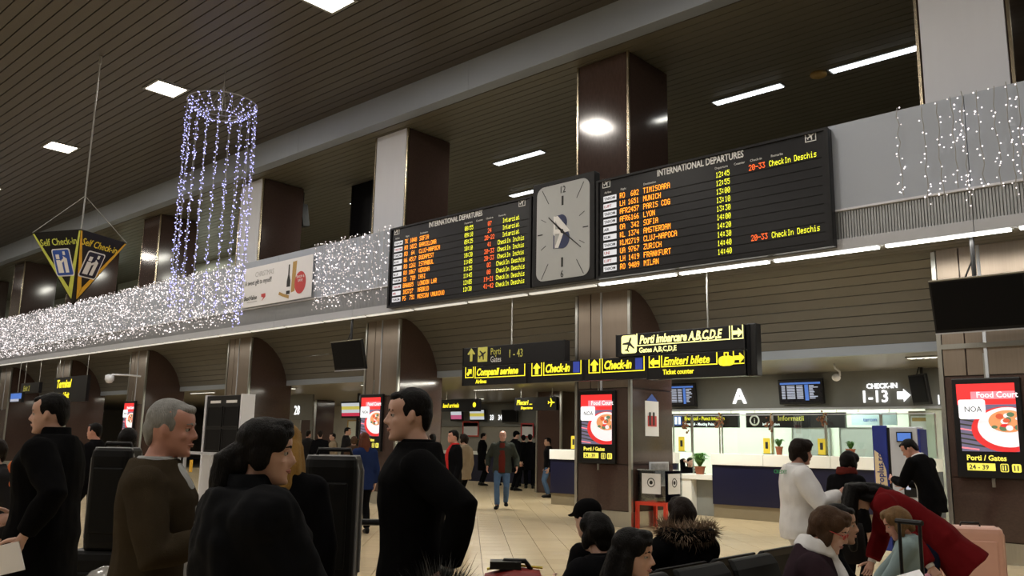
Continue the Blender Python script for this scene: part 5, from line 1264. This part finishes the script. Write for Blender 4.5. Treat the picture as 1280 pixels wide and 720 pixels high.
seated('person in a black cap seated with back to the camera, front left of the seats', -3.02, 4.24, 82, H=1.60, bend=22, hair='cap', top='black', vox=.011, head=(0,14,0), face=False)
seated('dark haired person seated beside the one in the black cap, back turned', -2.74, 3.78, 80, H=1.52, bend=6, hair='bob', hcol='black', top='black2', vox=.010, face=False, hood=False, coat=.04)
seated('person in a black parka with fur trimmed hood seated facing away', -2.88, 4.80, 62, H=1.58, hair='bob', hcol='dbrown', top='black', vox=.010, face=False, hood=True, coat=.05, female=True)
t, hpz, hp, sp, k = seated('woman with brown hair, red glasses and white scarf reading in her seat', -1.97, 4.38, -62, H=1.66, female=True, hair='bob', hcol='brown', top='plaid', scarf='white', vox=.007, head=(-18,24,0), bend=14, coat=.03, hl=(-.14,.44,.74), hr=(.12,.44,.74), skin='fair')
gm = MB()
for sg in (-1,1):
    c = [hp((sg*.031+.021*math.cos(a), .092-.012*abs(math.cos(a))*0, .116+.014*math.sin(a))) for a in [2*PI*j/16 for j in range(17)]]; gm.tube(c, .0022, 5)
    gm.tube([hp((sg*.052,.09,.120)), hp((sg*.076,.05,.121)), hp((sg*.080,-.01,.116))], .0022, 5)
gm.tube([hp((-.01,.094,.118)), hp((.01,.094,.118))], .0022, 5); obj('glasses', gm, M['redpaper'], t)
b = thing('magazine', 'white open magazine on the lap of the woman with the white scarf', 'magazine', wpt(t, (0,.50,.80)), t.rotation_euler.z)
for sg in (-1,1): obj('page', MB().box(min(0,sg*.2), max(0,sg*.2), -.13, .13, 0, .012), M['paper'], b, rot=(R(20), R(sg*-10), 0))
seated('smiling dark haired man in black seated beyond the woman with the white scarf', -2.13, 4.95, -62, H=1.60, hcol='black', top='black', vox=.008, skin='tan', head=(-6,4,0), bend=16, hl=(-.1,.45,.72), hr=(.15,.45,.75))
t, hpz, hp, sp, k = person('woman in a dark red coat bending forward over the child', (-2.10, 7.13), 66, 1.64, female=True, hair='long', hcol='black', top='red', bottom='navy', coat=.035, hem=-.34, flare=1.35, bend=62, stiff=.72, head=(10,76,0), hang=.44, hip=(0,0,.86), hr=(.20,.46,.62), hl=(-.29,.05,.66), cuffs='white', vox=.009, face=False, elbow={'r':(.6,-.2,.2),'l':(-.5,.5,.2)}, collar=.02)
t2 = thing('pink_cloth', 'crumpled pink cloth in the hand of the woman in the red coat', 'cloth', wpt(t, hpz['l'][0]+V((0,.02,-.13)))); cm = MB(); rnd = random.Random(4)
for i in range(7): cm.ball((rnd.gauss(0,.03), rnd.gauss(0,.03), rnd.gauss(0,.035)), rnd.uniform(.025,.045), 8, 6)
remeshed('cloth', cm, mat('pink_cotton', (.55,.25,.33), .8), t2, .010, None, .008, 20, 2)
person('child with light brown hair in a pale teal corduroy jacket facing left', (-1.99, 6.16), 66, 1.12, hair='bob', hcol='light', top='teal', bottom='navy', coat=.03, vox=.009, female=True, head=(8,26,0), hl=(-.12,.22,.55), hr=(.16,.24,.58), skin='pink', collar=.03)

# ---------------------------------------------------------------- luggage and small things
def suitcase(label, loc, rotz, w_, d, h, m, trim, handle=True, z0=.06, group=None):
    t = thing('suitcase', label, 'suitcase', (loc[0], loc[1], loc[2]), rotz, group)
    rs = [[V((u, v, z)) for u, v in roundrect(-a, a, -b, b, min(a,b)*.45, 4)] for z, a, b in ((z0, w_*.46, d*.42),(z0+.02, w_*.49, d*.48),(z0+.06, w_*.5, d*.5),(h-.06, w_*.5, d*.5),(h-.02, w_*.485, d*.47),(h, w_*.44, d*.40))]
    obj('shell', MB().rings(rs), m, t, smooth=False)
    rm = MB()
    for yy in (-d*.26, d*.26):
        rs = [[V((u, yy+dy, z)) for dy in (-.006,.006)] for u, z in []]
        pth = [(-w_*.505,z0+.08),(-w_*.505,h-.08),(-w_*.44,h-.005),(w_*.44,h-.005),(w_*.505,h-.08),(w_*.505,z0+.08)]
        rm.tube([(u, yy, z) for u, z in pth], .011, 6)
    obj('edge_piping', rm, trim, t)
    obj('front_panel', MB().box(-w_*.36, w_*.36, -d*.5-.012, -d*.5+.01, z0+.12, h-.14), m, t, bevel=.01)
    for a in (-1,1):
        for b in (-1,1): obj('wheel', MB().lathe([(.01,-.012),(.03,-.012),(.03,.012),(.01,.012)], 12), M['black'], t, (a*w_*.38, b*d*.36, .03), (0, PI/2, 0))
    if handle: obj('carry_handle', MB().tube([(-.10,0,h-.01),(-.09,0,h+.035),(.09,0,h+.035),(.10,0,h-.01)], .012, 8), M['black'], t, smooth=True)
    return t
suitcase('shiny pale pink hard suitcase by the brown column at right', (-2.72, 10.47, 0), R(30), .60, .28, .69, mat('rose_shell', (.62,.36,.29), .28, var=.06), mat('rose_trim', (.45,.25,.2), .35))
t = suitcase('black trolley suitcase with raised handle in front of the child', (-1.83, 5.62, 0), R(VW-60), .40, .22, .56, CL['leather'], M['grey'])
for a in (-.07,.07): obj('pull_bar', MB().tube([(a,.05,.55),(a,.05,1.06)], .011, 8), M['black'], t)
obj('pull_grip', MB().tube([(-.09,.05,1.06),(.09,.05,1.06)], .016, 8), M['black'], t)
def trolley(label, loc, rot):
    t = thing('luggage_trolley', label, 'trolley', loc, rot, 'luggage trolleys')
    obj('deck', MB().box(-.30,.30,-.42,.36,.20,.24), M['steel'], t); 
    for a in (-.27,.27):
        obj('upright', MB().tube([(a,.38,.22),(a,.48,1.0)], .018, 8), M['steel'], t)
        for b in (-.34,.34): obj('wheel', MB().lathe([(.02,-.02),(.09,-.02),(.09,.02),(.02,.02)], 14), M['black'], t, (a, b, .09), (0, PI/2, 0))
    obj('push_bar', MB().tube([(-.30,.48,1.0),(.30,.48,1.0)], .02, 8), M['black'], t)
    obj('fork', MB().box(-.28,-.24,-.4,.4,.10,.20).box(.24,.28,-.4,.4,.10,.20), M['grey'], t)
    return t
GREYT = mat('grey_piping', (.20,.20,.20), .5)
for lab1, lab2, lab3, x, y in (('luggage trolley between the dark haired woman and the man in black','lower black suitcase on the trolley beside the man in black','tall black suitcase with grey piping left of the man in black', -4.05, 2.98),
                   ('luggage trolley behind the grey haired man','lower black suitcase on the trolley behind the grey haired man','tall black suitcase with grey piping left of the grey haired man', -6.47, 2.81)):
    trolley(lab1, (x, y, 0), R(VW))
    suitcase(lab2, (x, y, .242), R(VW), .50, .30, .44, CL['leather'], GREYT, False, 0, 'black suitcases on trolleys')
    suitcase(lab3, (x, y, .685), R(VW), .30, .26, .72, CL['leather'], GREYT, True, 0, 'black suitcases on trolleys')
rg = thing('travel_bag', 'red travel bag with black flap at the bottom edge right of the man in black', 'bag', (-2.86, 3.20, .475))
mb = MB(); mb.rings([ering(V((u*.74,u*.67,.20)), V((-.67,.74,0)), V((0,0,1)), a, b_, 16, 3) for u, a, b_ in ((-.16,.07,.12),(-.145,.10,.20),(0,.11,.235),(.12,.10,.22),(.15,.07,.14))]); obj('bag_body', mb, mat('red_nylon', (.30,.025,.02), .5, bump=.3, bscale=25), rg, smooth=True)
obj('flap', MB().box(-.12,.03,-.05,.05,.425,.46), M['black'], rg, rot=(0,0,R(VW))); obj('zip', MB().tube([(-.1,-.09,.42),(0,0,.44),(.1,.09,.43)], .006, 5), M['yellowp'], rg)
obj('carry_handle', MB().tube([(-.06,-.05,.42),(-.04,-.03,.46),(.04,.03,.46),(.06,.05,.42)], .012, 8), M['black'], rg, smooth=True)
st = thing('low_bench', 'dark low bench carrying the red travel bag', 'bench', (-2.86, 3.20, 0)); obj('slab', MB().box(-.15,.15,-.12,.12,.41,.470), M['black'], st)
for a in (-.12,.12):
    for b in (-.09,.09): obj('leg', MB().box(a-.02,a+.02,b-.02,b+.02,0,.41), M['black'], st)
fb = thing('fur_bag', 'black and white long haired fur bag below the hand of the man in black', 'bag', (-2.66, 2.50, .56))
mb = MB(); mb.ball((0,0,.20), (.17,.12,.18), 16, 10); obj('pouch', mb, CL['black'], fb, smooth=True); fm_ = MB(); rnd = random.Random(8)
for i in range(2600):
    u, v = rnd.uniform(0, 2*PI), math.acos(rnd.uniform(-1,1)); n_ = V((math.sin(v)*math.cos(u), math.sin(v)*math.sin(u), math.cos(v))); p = V((n_.x*.17, n_.y*.12, .20+n_.z*.18)); q = p+(n_+V((rnd.gauss(0,.35),rnd.gauss(0,.35),rnd.gauss(.3,.35))))*.07; sd = n_.cross(V((.3,.5,.8))).normalized()*.0025
    fm_.add([p-sd, p+sd, q], [(0,1,2)], 0 if rnd.random() < .75 else 1)
o = obj('fur', fm_, [HR['black'], HR['grey']], fb); o['kind'] = 'stuff'
suitcase('black upright suitcase under the long haired fur bag', (-2.66, 2.50, 0), R(VW), .34, .24, .555, CL['leather'], GREYT, False)
pb = thing('wrapped_bag', 'bag in crumpled translucent plastic wrap beside the grey haired man', 'bag', (-4.80, 1.98, 0))
cm = MB(); rnd = random.Random(6)
for i in range(12): cm.ball((rnd.gauss(0,.08), rnd.gauss(0,.08), .35+rnd.uniform(-.25,.33)), rnd.uniform(.12,.18), 10, 7)
remeshed('wrapped_bundle', cm, mat('plastic_wrap', (.30,.29,.27), .18, var=.6, scale=9, coat=.5), pb, .015, None, .03, 9, 2)
#T, 'shiny metal flask beside the child', 'flask', (-2.36, 6.0, .62)); obj('flask_body', MB().lathe([(.02,0),(.075,0),(.08,.02),(.08,.15),(.06,.18),(.03,.19)], 20), M['steel'], mk, smooth=True); obj('lid', MB().lathe([(.04,.19),(.04,.22),(.01,.225)], 16), M['black'], mk)
#T, 'small table holding the metal flask', 'table', (-2.36, 6.0, 0)); obj('top', MB().lathe([(.02,.585),(.22,.585),(.22,.618),(.02,.618)], 24), M['grey'], tb); obj('column', MB().lathe([(.16,0),(.16,.02),(.025,.04),(.025,.585)], 16), M['black'], tb)
wb_ = thing('paper_bag', 'crumpled white paper bag by the knees of the smiling man', 'bag', (-1.62, 4.83, .62)); mb = MB(); mb.rings([ering(V((0,0,z)), V((.8,.6,0)), V((-.6,.8,0)), a, b_, 10, 4) for z, a, b_ in ((0,.08,.05),(.02,.09,.055),(.14,.085,.045),(.20,.10,.02))]); obj('bag', mb, M['paper'], wb_)
finish_people()
